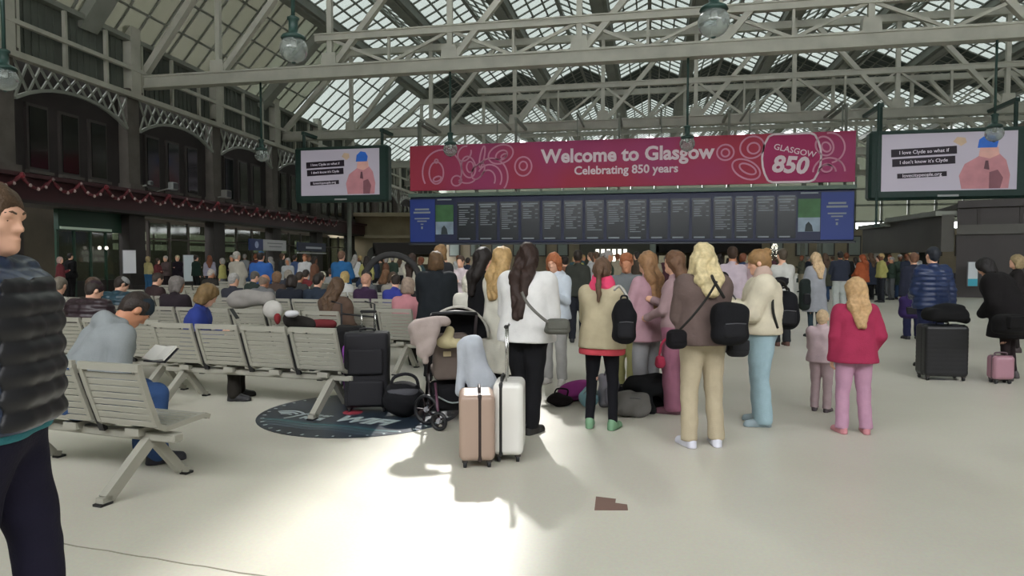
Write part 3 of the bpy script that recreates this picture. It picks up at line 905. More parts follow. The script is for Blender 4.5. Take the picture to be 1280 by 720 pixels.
mb = MB(); mb.box((.02, 0, -.42), (.12, L, .08)); mb.build('sill', mat('sign_white', 'b9b8bc', .5), t)
def poster(c, wd, ht, rz, label, cols=(('cfcfd2', 1.0),), name='notice_board', thick=.06):
    t = thing(name, label, 'poster', c, rz)
    mb = MB(); mb.box((0, 0, ht / 2), (wd, thick, ht), bev=.01); mb.build('board', mat('board_edge', '6a6c70', .5), t)
    z = ht - .02
    for cc, fr_ in cols:
        hh = (ht - .04) * fr_; mb = MB(); mb.box((0, -thick / 2 - .004, z - hh / 2), (wd - .04, .008, hh)); mb.build('poster_sheet', mat('sheet', cc, .6), t); z -= hh
    return t
p = W(162, 342, 28.8); poster(p, .52, 1.0, AZL + R(50), 'pale rectangular notice with a clipped corner in front of the green doorway')
p = W(236, 352, 33); poster(p, .5, 1.3, AZL + R(50), 'pale standing poster beside the shop windows', (('c6d0d4', 1.0),))

# garland
gar = thing('garland', 'red tinsel garland with white bulbs looped along the dark red fascia', 'garland', LW.matrix_basis @ Vector((1.05, 0, 4.55)), AZL)
mbt = MB(); mbb = MB(); mbr = MB()
for i in range(-12, 15):
    a = i * 1.35; prev = None
    for k in range(9):
        t_ = k / 8; y = a + 1.35 * t_; z = -.42 * (1 - (2 * t_ - 1) ** 2) - .02
        if prev: mbt.tube([prev, (.02, y, z)], .05 + .02 * ((k + i) % 2), 6)
        prev = (.02, y, z)
        if k % 2 == 0: mbb.lathe([(.01, -.06), (.05, -.03), (.055, 0), (.04, .05), (.01, .07)], (.08, y, z - .03), 6)
    if i % 3 == 0: mbr.lathe([(.01, -.12), (.09, -.06), (.1, 0), (.07, .08), (.01, .12)], (.08, a, -.05), 8)
mbt.build('tinsel', mat('tinsel', '5a1e26', .6), gar, kind='stuff'); mbb.build('bulbs', mat('garland_bulb', 'a08e8a', .4), gar, kind='stuff'); mbr.build('baubles', mat('bauble', '6c2028', .3), gar, kind='stuff')
# small wall units above the garland
for nm, px, py, z, s_, c_ in (('flood_lamp', 203, 233, 32.5, .45, '8a8d8c'), ('flood_lamp', 174, 229, 31, .25, '707472'), ('air_unit', 271, 243, 37, .55, '7c7a76')):
    p = W(px, py, z) + Matrix.Rotation(AZL, 3, 'Z') @ Vector((.55, 0, 0)); t = thing(nm, {203: 'small grey flood lamp above the garland, left of centre', 174: 'tiny grey fitting above the garland over the green doorway', 271: 'square pale ventilation unit above the garland over the shop windows'}[px], 'wall fitting', p, AZL)
    mb = MB(); mb.box((0, 0, 0), (s_ * .6, s_, s_ * .8), bev=.04); mb.build('casing', mat('casing', c_, .6), t)
    mb = MB(); mb.bar((-.2, 0, -.1), (-.9, 0, -.25), .06, .06); mb.build('bracket', IRON2, t)
    mb = MB(); mb.box((s_ * .31, 0, 0), (.02, s_ * .8, s_ * .6)); mb.build('front_grille', mat('grille', '34363a', .5), t)

# ---- far end of the hall: glazed gable over a pale stone range
FY = 86.0
gab = thing('wall_far', kind='structure', loc=(0, FY, 0))
SAND = mat('sandstone', '8d8270', .85, noise=.2, nscale=.5)
mb = MB(); mb.box((5, .3, 2.6), (70, .5, 5.2)); mb.build('stone_base', SAND, gab)
for k in range(24):
    x = -28 + 2.85 * k
    mb = MB(); mb.box((x, 0, 3.2), (1.5, .3, 2.4)); mb.build('window_frame', mat('window_frame', '3b3634', .6), gab)
    mb = MB(); mb.box((x, -.18, 3.2), (1.2, .05, 2.1)); mb.build('pane', mat('lit_pane', '7c8480', .3), gab)
for k in range(25):
    x = -28 + 2.85 * k
    mb = MB(); mb.box((x, 0, 11), (.25, .3, 12)); mb.build('mullion', IRON2, gab)
for k in range(6):
    mb = MB(); mb.box((5, 0, 6 + k * 1.9), (70, .3, .22)); mb.build('transom', IRON2, gab)
mb = MB()
for k in range(24):
    for j in range(5): mb.box((-26.6 + 2.85 * k, 0, 6.95 + j * 1.9), (2.6, .02, 1.7))
mb.build('panes', HALF, gab, kind='stuff')
# stone building in the middle distance (left of the board)
B1 = thing('stone_building', 'pale sandstone building with arched openings beyond the seats, left of the board', 'building', GZ(468, 58), YAW)
mb = MB(); mb.box((0, 3, 2.7), (7.6, 5, 5.4)); mb.build('wall', mat('pale_sandstone', '9c8f76', .85, noise=.25, nscale=.6), B1)
mb = MB(); mb.box((0, .4, 3.55), (7.9, .8, .25)); mb.build('string_course', mat('pale_sandstone2', 'a99c84', .85), B1)
mb = MB(); mb.box((0, .2, 5.4), (8.2, 1.2, .3)); mb.build('cornice', mat('pale_sandstone2', 'a99c84', .85), B1)
for k in range(3):
    mb = MB(); arc = [(-.7, 0), (.7, 0)] + [(.7 * math.cos(a), 1.4 + .7 * math.sin(a)) for a in [i * math.pi / 10 for i in range(11)]]
    mb.prism(arc, .42, .5, c=(-2.3 + 2.3 * k, 0, .6)); mb.build('window', mat('window_dark', '3a3a34', .3), B1)
# kiosks under the board
def kiosk(px, z, wd, ht, dp, col, label, lit=True, lip=.35):
    t = thing('kiosk', label, 'kiosk', GZ(px, z), YAW - R(11.5))
    m = mat('kiosk_body', col, .6, noise=.1)
    mb = MB(); mb.box((0, dp / 2, ht - .4), (wd, dp, .8), bev=.03); mb.build('fascia', m, t)
    mb = MB(); mb.box((0, dp / 2, .45), (wd, dp, .9)); mb.build('counter', m, t)
    mb = MB(); mb.box((0, dp - .1, ht / 2), (wd, .15, ht - .9)); mb.build('back_panel', mat('kiosk_back', '6c6455', .7, noise=.4, nscale=3), t)
    for q in (-1, 1): mb = MB(); mb.box((q * (wd / 2 - .1), dp / 2, ht / 2), (.18, dp, ht - .8)); mb.build('side_panel', m, t)
    if lit:
        n = max(2, int(wd / 1.0))
        for k in range(n):
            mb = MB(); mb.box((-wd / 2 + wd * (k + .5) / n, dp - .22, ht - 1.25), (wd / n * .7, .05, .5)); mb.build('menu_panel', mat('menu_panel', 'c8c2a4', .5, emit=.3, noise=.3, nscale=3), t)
    return t
kiosk(505, 47, 4.6, 2.75, 2.5, '2e2a28', 'dark kiosk with a flat fascia left of the board, behind the seats')
kiosk(885, 44, 6.6, 2.85, 2.5, '262425', 'long dark kiosk with a deep fascia under the right half of the board')
kiosk(330, 53, 2.8, 2.6, 2, '3a352f', 'small dark kiosk with pale panels at the end of the left frontage')
# brightly lit window grid below the board
t = thing('lit_shop_window', 'brightly lit shop window of white panes seen below the middle of the board', 'window', GZ(768, 52), YAW - R(11.5))
mb = MB(); mb.box((0, .3, 1.5), (5.2, .4, 3.0)); mb.build('frame', mat('kiosk_frame2', '5c5c54', .6), t)
for k in range(6):
    for j in range(2):
        mb = MB(); mb.box((-1.3 + .42 * k, .06, 1.62 + j * .55), (.26, .04, .42)); mb.build('pane', mat('bright_pane', 'f4f2e6', .5, emit=1.6), t)
for px, z, c_ in ((700, 60, '6a675c'), (930, 62, '77746a'), (1010, 60, '5f5e58')):
    pass
# columns
for px, z, lb in ((1003, 47, 'slender grey iron column right of the lit tree below the board'), (1024, 44, 'pale slender iron column below the right end of the board'), (437, 50, 'grey iron column left of the board behind the seats'), (596, 60, 'distant grey iron column below the left part of the board')):
    p = GZ(px, z); t = thing('iron_column', lb, 'column', p)
    mb = MB(); mb.lathe([(.32, 0), (.32, .5), (.2, .6), (.17, 1), (.15, 9), (.3, 9.3), (.34, 9.4)], (0, 0, 0), 14); mb.build('shaft', IRON2, t, True)
    mb = MB(); mb.lathe([(.38, 0), (.38, .25), (.34, .3)], (0, 0, 0), 14); mb.build('base', IROND, t)
# lit tree
p = GZ(968, 50); t = thing('lit_tree', 'small tree of white lights below the right half of the board', 'tree', p)
mb = MB(); mb.tube([(0, 0, 0), (0, 0, 2.2)], .06, 8)
r_ = random.Random(4)
for k in range(40):
    a = r_.random() * 6.28; z = .9 + 1.6 * r_.random(); L = (2.9 - z) * .45
    mb.tube([(0, 0, z - .2), (L * math.cos(a), L * math.sin(a), z + .15)], .012, 4)
mb.build('branches', mat('tree_bark', '4a4640', .8), t, kind='stuff')
mb = MB()
for k in range(110):
    a = r_.random() * 6.28; z = 1.0 + 1.75 * r_.random(); L = (3.0 - z) * .5 * r_.random() ** .5
    mb.lathe([(.005, -.03), (.035, 0), (.005, .03)], (L * math.cos(a), L * math.sin(a), z), 6)
mb.build('light_bulbs', mat('tree_light', 'fff8e8', .5, emit=1.5), t, kind='stuff')

# ---- right building
RB = thing('wall_right', kind='structure')
RC = mat('right_building', '35302f', .6, noise=.15, nscale=1); RF = mat('right_fascia', '4d4b46', .6, noise=.15, nscale=1)
def foot(px, z): return GZ(px, z)
q = [foot(1092, 37), foot(1128, 33.5), foot(1195, 28.5), foot(1300, 27.0), foot(1420, 27)]
def wallseg(a, b_, z0, z1, m, name, th=.25, out=0):
    d = (b_ - a).normalized(); n = Vector((d.y, -d.x, 0)); mb = MB()
    mb.bar(a + n * out + Vector((0, 0, (z0 + z1) / 2)), b_ + n * out + Vector((0, 0, (z0 + z1) / 2)), th, z1 - z0); return mb.build(name, m, RB)
for i in range(4):
    z1 = (2.9, 3.1, 3.75, 3.75)[i]
    wallseg(q[i], q[i + 1], 0 if i > 1 else 0, (1.0 if i < 2 else z1), RC, 'lower_wall')
    if i < 2:
        wallseg(q[i], q[i + 1], 1.75 + .15, z1 + .35, RF, 'fascia', .5, .35)
        wallseg(q[i], q[i + 1], z1 + .3, z1 + .5, IRON2, 'eaves', .9, .4)
    else:
        wallseg(q[i], q[i + 1], 2.6, 3.0, RF, 'string_course', .4, .05)
        wallseg(q[i], q[i + 1], 3.7, 4.0, RC, 'parapet', .5, .05)
        d = (q[i + 1] - q[i]); 
        for k in range(int(d.length / 1.2)):
            p = q[i] + d * ((k + .5) / int(d.length / 1.2)); mb = MB(); mb.box((p.x, p.y, 3.35), (.12, .3, .7)); mb.build('pilaster', RC, RB)
# shop windows of the wing
for i, (px, c_) in enumerate(((1098, '9a9890'), (1108, '57564e'), (1120, 'a39a7c'), (1131, '5a584f'), (1143, 'b4bcc4'), (1155, '2a2c28'), (1167, '23262a'))):
    z = 37 - (px - 1092) * .083; p = foot(px, z - .3)
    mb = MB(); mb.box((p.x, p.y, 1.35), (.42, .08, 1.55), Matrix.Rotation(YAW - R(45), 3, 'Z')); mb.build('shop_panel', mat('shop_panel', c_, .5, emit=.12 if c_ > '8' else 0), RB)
# hipped roof of the wing
e = [q[0] + Vector((0, 0, 3.35)), q[1] + Vector((0, 0, 3.5)), q[2] + Vector((0, 0, 3.9))]
bk = [foot(1150, 44) + Vector((0, 0, 4.6)), foot(1230, 38) + Vector((0, 0, 4.4))]
mb = MB(); V = [e[0], e[1], e[2], bk[1], bk[0]]; mb.add(V + [v - Vector((0, 0, .2)) for v in V], [(0, 1, 2, 3, 4), (9, 8, 7, 6, 5), (0, 5, 6, 1), (1, 6, 7, 2), (2, 7, 8, 3), (3, 8, 9, 4), (4, 9, 5, 0)]); mb.build('wing_roof', mat('wing_roof', '4a4a45', .6, noise=.2, nscale=2), RB)
mb = MB(); mb.bar(q[2] + Vector((4, 6, 3.9)), q[3] + Vector((3, 6, 3.9)), 11, .3); mb.build('flat_roof', RC, RB)
p = W(1215, 358, 27.4); poster(p, .42, 1.0, YAW, 'white and cyan upright poster on the dark right building', (('c2c8cc', .7), ('3f9fb4', .3)))
# outer walls so that the hall is closed
mb = MB(); mb.box((38.5, 32, 8), (.6, 110, 16)); mb.build('wall_east', mat('side_wall', '6a6258', .85, noise=.2, nscale=.4), kind='structure')
mb = MB(); mb.box((5, -10, 5), (68, .6, 10)); mb.build('wall_back', mat('side_wall', '6a6258', .85, noise=.2, nscale=.4), kind='structure')

# ---- departure board and banner
BZ = 36.5
rr = (790 - 640) / F
pb = W(790, 330, BZ)
cx = pb.x; byY = pb.y
def bx(px):
    """x on the board plane Y=byY seen at pixel column px (at horizon height)"""
    d = ray(px, 325); return d.x * byY / d.y
def bzv(px, py):
    d = ray(px, py); return CAMZ + d.z * byY / d.y
x0, x1 = bx(513), bx(1067)
zt, zb = bzv(790, 242), bzv(790, 302.5)
bd = thing('departure_board', 'long navy departure board of many narrow screens hanging under the pink banner', 'departure board', ((x0 + x1) / 2, byY, (zt + zb) / 2))
Wb, Hb = x1 - x0, zt - zb
NAVY = mat('board_navy', '1c2446', .45, emit=.06)
mb = MB(); mb.box((0, .3, 0), (Wb, .6, Hb), bev=.04); mb.build('housing', NAVY, bd)
mb = MB(); mb.box((0, .1, Hb / 2 + .12), (Wb + .1, .5, .2)); mb.build('top_rail', mat('rail_green', '5f7266', .5), bd)
mb = MB(); mb.box((0, .1, -Hb / 2 - .05), (Wb + .1, .5, .1)); mb.build('bottom_rail', mat('rail_grey', '3a3e48', .5), bd)
SCR = mat('screen_dark', '23282d', .25, emit=.05); TXT = mat('screen_text', '8c949a', .6, emit=.1)
def lx(px): return bx(px) - (x0 + x1) / 2
for k in range(16):
    a = lx(570 + 26.6 * k); b_ = lx(570 + 26.6 * (k + 1)); c_ = (a + b_) / 2; w_ = (b_ - a) * .86
    mb = MB(); mb.box((c_, -.02, -.08), (w_, .04, Hb * .82)); s_ = mb.build('listing_screen', SCR, bd)
    mb = MB(); rk = random.Random(k * 3 + 1)
    top = Hb * .82 / 2 - .08
    mb.box((c_ - w_ * .02, -.045, top - .14), (w_ * .86, .008, .07)); mb.box((c_ - w_ * .1, -.045, top - .26), (w_ * .6, .008, .06))
    n = rk.choice([3, 8, 10, 12, 5, 11])
    for j in range(n):
        L = w_ * (.3 + .35 * rk.random()); mb.box((c_ - w_ * .4 + L / 2, -.045, top - .45 - j * .115), (L, .008, .04))
        if j % 2 == 0: mb.box((c_ + w_ * .33, -.045, top - .45 - j * .115), (w_ * .16, .008, .04))
    mb.box((c_ - w_ * .1, -.045, -top - .08), (w_ * .6, .008, .07))
    if k > 11: mb.box((c_, -.045, top + .03), (w_ * .9, .008, .06))
    mb.build('listing_text', TXT, s_, kind='stuff')
for a, b_, sd_ in ((545, 567, 0), (996.5, 1024, 1)):
    xa, xb = lx(a), lx(b_); c_ = (xa + xb) / 2; w_ = xb - xa
    for nm, z, hh, cc in (('picture_panel', .38, .95, '3f6a40'), ('picture_panel', -.45, .72, '8a9aa8')):
        mb = MB(); mb.box((c_, -.02, z), (w_, .04, hh)); pn = mb.build(nm, mat('picture_' + nm + cc, cc, .5, emit=.1, noise=.35, nscale=1.5), bd)
    mb = MB(); mb.prism([(c_ - .2, -.8), (c_ + .2, -.8), (c_ + .14, -.5), (c_ - .02, -.3), (c_ - .16, -.45)], -.05, -.041); mb.build('figure', mat('dark_figure', '3a4448', .6), pn)
    mb = MB(); mb.box((c_, -.03, Hb / 2 - .14), (w_ * .8, .02, .07)); mb.build('caption', TXT, bd)
for px in (528, 1045):
    c_ = lx(px); mb = MB(); hw = 16 if px < 600 else 21
    mb.box(((lx(px - hw + 1) + lx(px + hw)) / 2, -.008, -.02), (lx(px + hw) - lx(px - hw + 1), .03, Hb * .93)); mb.build('information_panel', mat('board_blue', '223a86', .45, emit=.08), bd); mb = MB()
    for w_, z, hh in ((1.05, .62, .1), (1.25, .44, .1), (1.1, .1, .07), (.7, -.05, .07), (.2, -.22, .06), (.12, -.42, .14)): mb.box((c_, -.03, z), (w_ * .8, .02, hh))
    mb.build('panel_text', TXT, bd, kind='stuff')
for k in range(5):
    mb = MB(); mb.bar((-Wb / 2 + .3 + (Wb - .6) * k / 4, .7, -Hb / 2), (-Wb / 2 + .3 + (Wb - .6) * k / 4, .7, 9.4 - (zt + zb) / 2), .12, .12); mb.box((-Wb / 2 + .3 + (Wb - .6) * k / 4, (.7 + 41.16 - byY) / 2, 9.45 - (zt + zb) / 2), (.14, 41.16 - byY - .7 + .3, .14)); mb.build('hanger', IRON2, bd)
# banner
zt2, zb2 = bzv(790, 173), bzv(790, 233)
bn = thing('banner', 'long pink banner reading Welcome to Glasgow, Celebrating 850 years', 'banner', ((x0 + x1) / 2, byY, (zt2 + zb2) / 2))
Hn = zt2 - zb2
PINKM = bpy.data.materials.new('banner_pink'); PINKM.use_nodes = True
nt = PINKM.node_tree; b_ = nt.nodes['Principled BSDF']; tc = nt.nodes.new('ShaderNodeTexCoord'); nz = nt.nodes.new('ShaderNodeTexNoise'); nz.inputs['Scale'].default_value = .22; nz.inputs['Detail'].default_value = 1
cr = nt.nodes.new('ShaderNodeValToRGB'); cr.color_ramp.elements[0].color = rgb('ae4272'); cr.color_ramp.elements[1].color = rgb('b83c54'); cr.color_ramp.elements[0].position = .42; cr.color_ramp.elements[1].position = .6
nt.links.new(tc.outputs['Object'], nz.inputs['Vector']); nt.links.new(nz.outputs['Fac'], cr.inputs['Fac']); nt.links.new(cr.outputs['Color'], b_.inputs['Base Color']); b_.inputs['Roughness'].default_value = .7
b_.inputs['Emission Strength'].default_value = 0.0
mb = MB(); mb.box((0, .06, 0), (Wb, .12, Hn), bev=.02); mb.build('sheet', PINKM, bn)
WT = mat('banner_white', 'f0dce4', .7); PK = mat('banner_line', 'dc9ab4', .7); MG = mat('banner_magenta', 'b0307e', .7)
T_ = lambda x, z, rot=0: Matrix.Translation((x, -.012, z)) @ Matrix.Rotation(rot, 4, 'Y') @ RX
text_mesh('Welcome to Glasgow', 1.02, WT, bn, T_(lx(781), .42), bold=.032)
text_mesh('Celebrating 850 years', .62, WT, bn, T_(lx(781), -.38), bold=.016)
def loop(cx_, cz, rx, rz_, rot=0, w_=.085, m=PK, a0=0, a1=360, n=28, name='line_drawing'):
    mb = MB(); pts = []
    for i in range(n + 1):
        a = R(a0 + (a1 - a0) * i / n); x, z = rx * math.cos(a), rz_ * math.sin(a)
        xx = cx_ + x * math.cos(rot) - z * math.sin(rot); zz = cz + x * math.sin(rot) + z * math.cos(rot)
        zz = max(-Hn / 2 + .05, min(Hn / 2 - .05, zz)); pts.append(Vector((xx, -.012, zz)))
    for i in range(n):
        if (pts[i + 1] - pts[i]).length > 1e-3: mb.bar(pts[i], pts[i + 1], .02, w_, up=(0, 0, 1)) if abs((pts[i+1]-pts[i]).normalized().z) < .7 else mb.bar(pts[i], pts[i + 1], .02, w_, up=(1, 0, 0))
    return mb
def loops(lst, m, name):
    big = MB()
    for a in lst:
        q_ = loop(*a[:4], **(a[4] if len(a) > 4 else {})); big.add(q_.v, q_.f)
    big.build(name, m, bn, kind='stuff')
D = dict
loops([(lx(553), -.25, 1.15, 1.25, D(a0=-30, a1=210)), (lx(546), -.28, .42, .62, D()), (lx(546), .38, .1, .1, D()), (lx(547), -.62, .24, .13, D(rot=.3)),
       (lx(586), .0, .4, .6, D(rot=.2)), (lx(588), .0, .2, .3, D()), (lx(581), .75, .45, .35, D(rot=.9, a0=20, a1=330)), (lx(571), -.75, .3, .28, D(rot=.5)), (lx(584), -.6, .5, .3, D(a0=200, a1=350)),
       (lx(603), .55, .12, .6, D(rot=-.2)), (lx(598), -.25, .3, .5, D(rot=-.6)),
       (lx(626), .65, .72, .5, D(rot=.3)), (lx(627), .6, .35, .24, D(rot=.5)), (lx(630), .55, .18, .1, D(rot=.5)),
       (lx(614), -.6, .95, 1.05, D(a0=-40, a1=140)), (lx(612), -.65, .7, .75, D(a0=-30, a1=150)), (lx(610), -.7, .42, .5, D(a0=-30, a1=150)),
       (lx(654), -.05, .47, .52, D()), (lx(654), -.02, .22, .24, D())], PK, 'line_drawing')
loops([(lx(905), .38, .42, .40, D()), (lx(905), .36, .2, .2, D()), (lx(938), .6, .6, .55, D(rot=.5)), (lx(940), .55, .3, .28, D()), (lx(931), -.52, .75, .45, D(rot=-.5)), (lx(933), -.5, .45, .22, D(rot=-.5)),
       (lx(1034), .45, .72, .75, D(a0=-80, a1=100)), (lx(1028), .55, .4, .5, D(rot=.5)), (lx(1030), .5, .2, .25, D(rot=.5)), (lx(1034), -.75, .75, .7, D(a0=0, a1=180)), (lx(1032), -.75, .4, .35, D(a0=0, a1=180)), (lx(1031), -.55, .25, .2, D())], PK, 'line_drawing')
# the 850 medallion
mb = MB(); cxm = lx(987); pts = []
for i in range(32):
    a = 2 * math.pi * i / 32; x, z = 1.38 * math.cos(a), 1.75 * math.sin(a); z = max(-Hn / 2 + .04, min(Hn / 2 - .04, z)); pts.append((cxm + x, z))
mb.prism(pts, -.006, .0); mb.build('medallion', mat('medallion', 'b23468', .7), bn)
loops([(cxm, 0, 1.42, 1.8, D(w_=.1))], WT, 'medallion_ring')
text_mesh('GLASGOW', .42, WT, bn, T_(lx(991), .35, R(14)) , bold=.004)
text_mesh('850', 1.15, WT, bn, T_(lx(985), -.38, R(5)), bold=.045, shear=.15)
for k in range(6):
    mb = MB(); mb.bar((-Wb / 2 + .6 + (Wb - 1.2) * k / 5, .2, Hn / 2), (-Wb / 2 + .6 + (Wb - 1.2) * k / 5, .2, 9.4 - (zt2 + zb2) / 2), .06, .06); mb.box((-Wb / 2 + .6 + (Wb - 1.2) * k / 5, (.2 + 41.16 - byY) / 2, 9.5 - (zt2 + zb2) / 2), (.1, 41.16 - byY - .2 + .3, .1)); mb.build('hanger', IRON2, bn)

# ---- advert screens
def advert(px0, px1, py0, py1, z, label):
    c = W((px0 + px1) / 2, (py0 + py1) / 2, z); wd = (px1 - px0) / F * z; ht = (py1 - py0) / F * z
    t = thing('advert_screen', label, 'screen', c, YAW - R(11.5) + 0)
    mb = MB(); mb.box((0, .35, 0), (wd, .7, ht), bev=.12); mb.build('casing', IROND, t)
    sw, sh = wd * .835, ht * .82; sx = -wd * .005
    FCE = mat('advert_face', 'b6afbc', .4, emit=.30)
    mb = MB(); mb.box((sx, -.01, .1), (sw, .05, sh)); mb.build('display', FCE, t)
    X = lambda u: sx + (u - .5) * sw
    Z = lambda v: .1 + (.5 - v) * sh
    BX = mat('advert_box', '2c2030', .5); wm = mat('advert_white', 'd8d0dc', .5, emit=.4)
    for s_, u0, u1, v0, v1, sz in (('I love Clyde so what if', .07, .56, .25, .385, .34), ("I don't know it's Clyde", .08, .55, .42, .555, .34), ('lovecitypeople.org', .12, .49, .68, .765, .22)):
        mb = MB(); mb.box(((X(u0) + X(u1)) / 2, -.045, (Z(v0) + Z(v1)) / 2), (X(u1) - X(u0), .02, Z(v0) - Z(v1)), Matrix.Rotation(R(-2), 3, 'Y')); mb.build('caption_strip', BX, t)
        text_mesh(s_, (X(u1) - X(u0)) / (len(s_) * .52), wm, t, Matrix.Translation(((X(u0) + X(u1)) / 2, -.06, (Z(v0) + Z(v1)) / 2)) @ Matrix.Rotation(R(-2), 4, 'Y') @ RX)
    def blob(name, col, pts, lift=.0):
        mb = MB(); mb.prism([(X(u), Z(v)) for u, v in pts], -.045 - lift, -.034 - lift); mb.build(name, mat('advert_' + name, col, .5, emit=.35, noise=.2, nscale=1.5), t)
    blob('coat_picture', 'b07a80', [(.6, .98), (.58, .75), (.62, .55), (.7, .45), (.76, .36), (.86, .36), (.92, .5), (.95, .75), (.94, .98)])
    blob('face_picture', 'c89a90', [(.72, .42), (.73, .28), (.86, .27), (.87, .4), (.8, .47)], .012)
    blob('blue_hat_picture', '2c62b8', [(.71, .28), (.72, .14), (.77, .06), (.83, .08), (.86, .17), (.85, .28)], .024)
    blob('pompom_picture', 'b8a088', [(.53, .16), (.56, .08), (.62, .1), (.63, .18), (.59, .24)], .012)
    blob('dark_picture', '5a3c44', [(.77, .5), (.79, .5), (.8, .66), (.76, .64)], .012)
    blob('scarf_picture', '7a5058', [(.8, .98), (.8, .7), (.86, .66), (.9, .8), (.88, .98)], .012)
    mb = MB(); mb.box((0, -.01, -ht / 2 + .16), (wd * .13, .03, .1)); mb.build('maker_plate', mat('maker_plate', 'b8bcbc', .5), t)
    for q in (-1, 1):
        mb = MB(); mb.tube([(q * wd * .42, .35, ht / 2 - .1), (q * wd * .42, .35, 9.4 - c.z)], .1, 8); dy = 41.16 - c.y; mb.box((q * wd * .42, (.35 + dy) / 2, 9.45 - c.z), (.2, abs(dy - .35) + .3, .2)); mb.build('hanger', IROND, t)
advert(363, 488, 183, 252, 42, 'left wide advert screen in a dark green casing, showing a blue hat picture')
advert(1095, 1277, 161, 248, 34.2, 'right, larger advert screen in a dark green casing above the dark right building')
# bracket pole left of the right screen
p = GZ(1094, 34.3); t = thing('sign_pole', 'thin dark pole hanging beside the right advert screen', 'pole', (p.x, p.y, 3.2))
mb = MB(); mb.tube([(0, 0, 0), (0, 0, 6.2)], .06, 8); mb.build('shaft', IROND, t); mb = MB(); mb.box((.0, 0, .05), (.3, .12, .1)); mb.build('foot_plate', IROND, t)
# ------------------------------------------------------------------ seating
SEATM = mat('seat_paint', '97958a', .38, noise=.05, nscale=3, spec=.5)
BLK = mat('black_rubber', '16161a', .5)
def seat_meshes():
    d = {}
    bk = lambda s: Vector((0, -.01 - .13 * s, .46 + .40 * s))     # along the backrest, s 0..1
    mb = MB()
    for q in (-1, 1):
        x = q * .245
        pts = [Vector((x, .45, .425)), Vector((x, .41, .445)), Vector((x, .06, .425)), Vector((x, .0, .46)), bk(.5) + Vector((x, 0, 0)), bk(1) + Vector((x, 0, 0))]
        for a, b_ in zip(pts, pts[1:]): mb.bar(a, b_, .035, .034, up=(1, 0, 0))
    mb.bar(bk(1) + Vector((-.26, 0, 0)), bk(1) + Vector((.26, 0, 0)), .03, .05)
    mb.bar((-.245, .45, .425), (.245, .45, .425), .03, .03)
    mb.box((0, .12, .39), (.12, .2, .05))
    d['frame'] = mb.mesh('seat')
    mb = MB(); mb.box((0, 0, 0), (.47, .011, .043), Matrix.Rotation(R(18), 3, 'X'), bev=.003); d['bslat'] = mb.mesh('slat')
    mb = MB(); mb.box((0, 0, 0), (.47, .046, .011), bev=.003); d['sslat'] = mb.mesh('slat')
    d['bpos'] = [bk(.02 + .118 * k) for k in range(8)]
    d['spos'] = [Vector((0, .09 + .056 * k, .432 + .002 * k)) for k in range(7)]
    mb = MB()
    for p in d['bpos']: mb.box(p, (.47, .011, .043), Matrix.Rotation(R(18), 3, 'X'))
    for p in d['spos']: mb.box(p, (.47, .046, .011))
    d['joined'] = mb.mesh('slats')
    mb = MB(); mb.bar((0, .12, .34), (0, -.24, .03), .06, .075); mb.box((0, -.25, .03), (.06, .07, .04)); d['rleg'] = mb.mesh('leg')
    mb = MB(); mb.bar((0, .12, .34), (0, .36, .05), .055, .06); mb.bar((0, .36, .05), (0, .42, .03), .055, .04); d['fleg'] = mb.mesh('leg')
    mb = MB(); mb.box((0, -.26, .008), (.07, .09, .016)); d['rpad'] = mb.mesh('foot_pad')
    mb = MB(); mb.box((0, .42, .008), (.06, .07, .016)); d['fpad'] = mb.mesh('foot_pad')
    mb = MB(); mb.bar((0, .05, .38), (0, -.10, .80), .03, .05, up=(1, 0, 0)); d['brk'] = mb.mesh('seat_bracket')
    for k in ('frame', 'bslat', 'sslat', 'joined', 'rleg', 'fleg'): d[k].materials.append(SEATM)
    for k in ('rpad', 'fpad', 'brk'): d[k].materials.append(BLK)
    return d
SM = seat_meshes(); PITCHS = .57; SEATS = []
def bench(px, z, n, az, label, detail=True, back=False):
    p = GZ(px, z); rz = YAW - R(az)
    t = thing('bench_seating', label, 'seating', p, rz, 'rows of slatted metal seats')
    mb = MB(); mb.box((-n * PITCHS / 2, .12, .355), (n * PITCHS + .04, .09, .06), bev=.01); mb.build('beam', SEATM, t)
    for i in range(n):
        x = -(i + .5) * PITCHS
        s = link_mesh('seat', SM['frame'], None, t, (x, 0, 0))
        if detail:
            for q in SM['bpos']: link_mesh('slat', SM['bslat'], None, s, q)
            for q in SM['spos']: link_mesh('slat', SM['sslat'], None, s, q)
        else: link_mesh('slats', SM['joined'], None, s, kind='stuff')
        if i: link_mesh('seat_bracket', SM['brk'], None, t, (x + PITCHS / 2, 0, 0))
        wp = p + Matrix.Rotation(rz, 3, 'Z') @ Vector((x, .16, 0))
        SEATS.append((wp, rz))
    for x in ([-.22, -n * PITCHS + .22] if n < 5 else [-.22, -n * PITCHS / 2, -n * PITCHS + .22]):
        link_mesh('leg', SM['rleg'], None, t, (x, 0, 0)); link_mesh('leg', SM['fleg'], None, t, (x, 0, 0))
        link_mesh('foot_pad', SM['rpad'], None, t, (x, 0, 0)); link_mesh('foot_pad', SM['fpad'], None, t, (x, 0, 0))
    return t
bench(198, 4.42, 3, 19, 'nearest slatted metal bench, the man in the grey hoodie sitting on it')
bench(431, 6.72, 4, 17, 'slatted metal bench with empty backs left of the tall black suitcase')
bench(212, 7.62, 4, 17, 'grey slatted metal bench behind the man in the grey hoodie')
bench(432, 8.9, 4, 17, 'slatted metal bench seating the long-haired woman in brown fur')
bench(268, 9.6, 4, 17, 'grey slatted metal bench with the woman in the blue jacket')
bench(116, 9.3, 3, 17, 'slatted metal bench at far left beside the walking man')
bench(522, 9.3, 3, 17, 'slatted metal bench right of the suitcase handle, behind the pushchair')
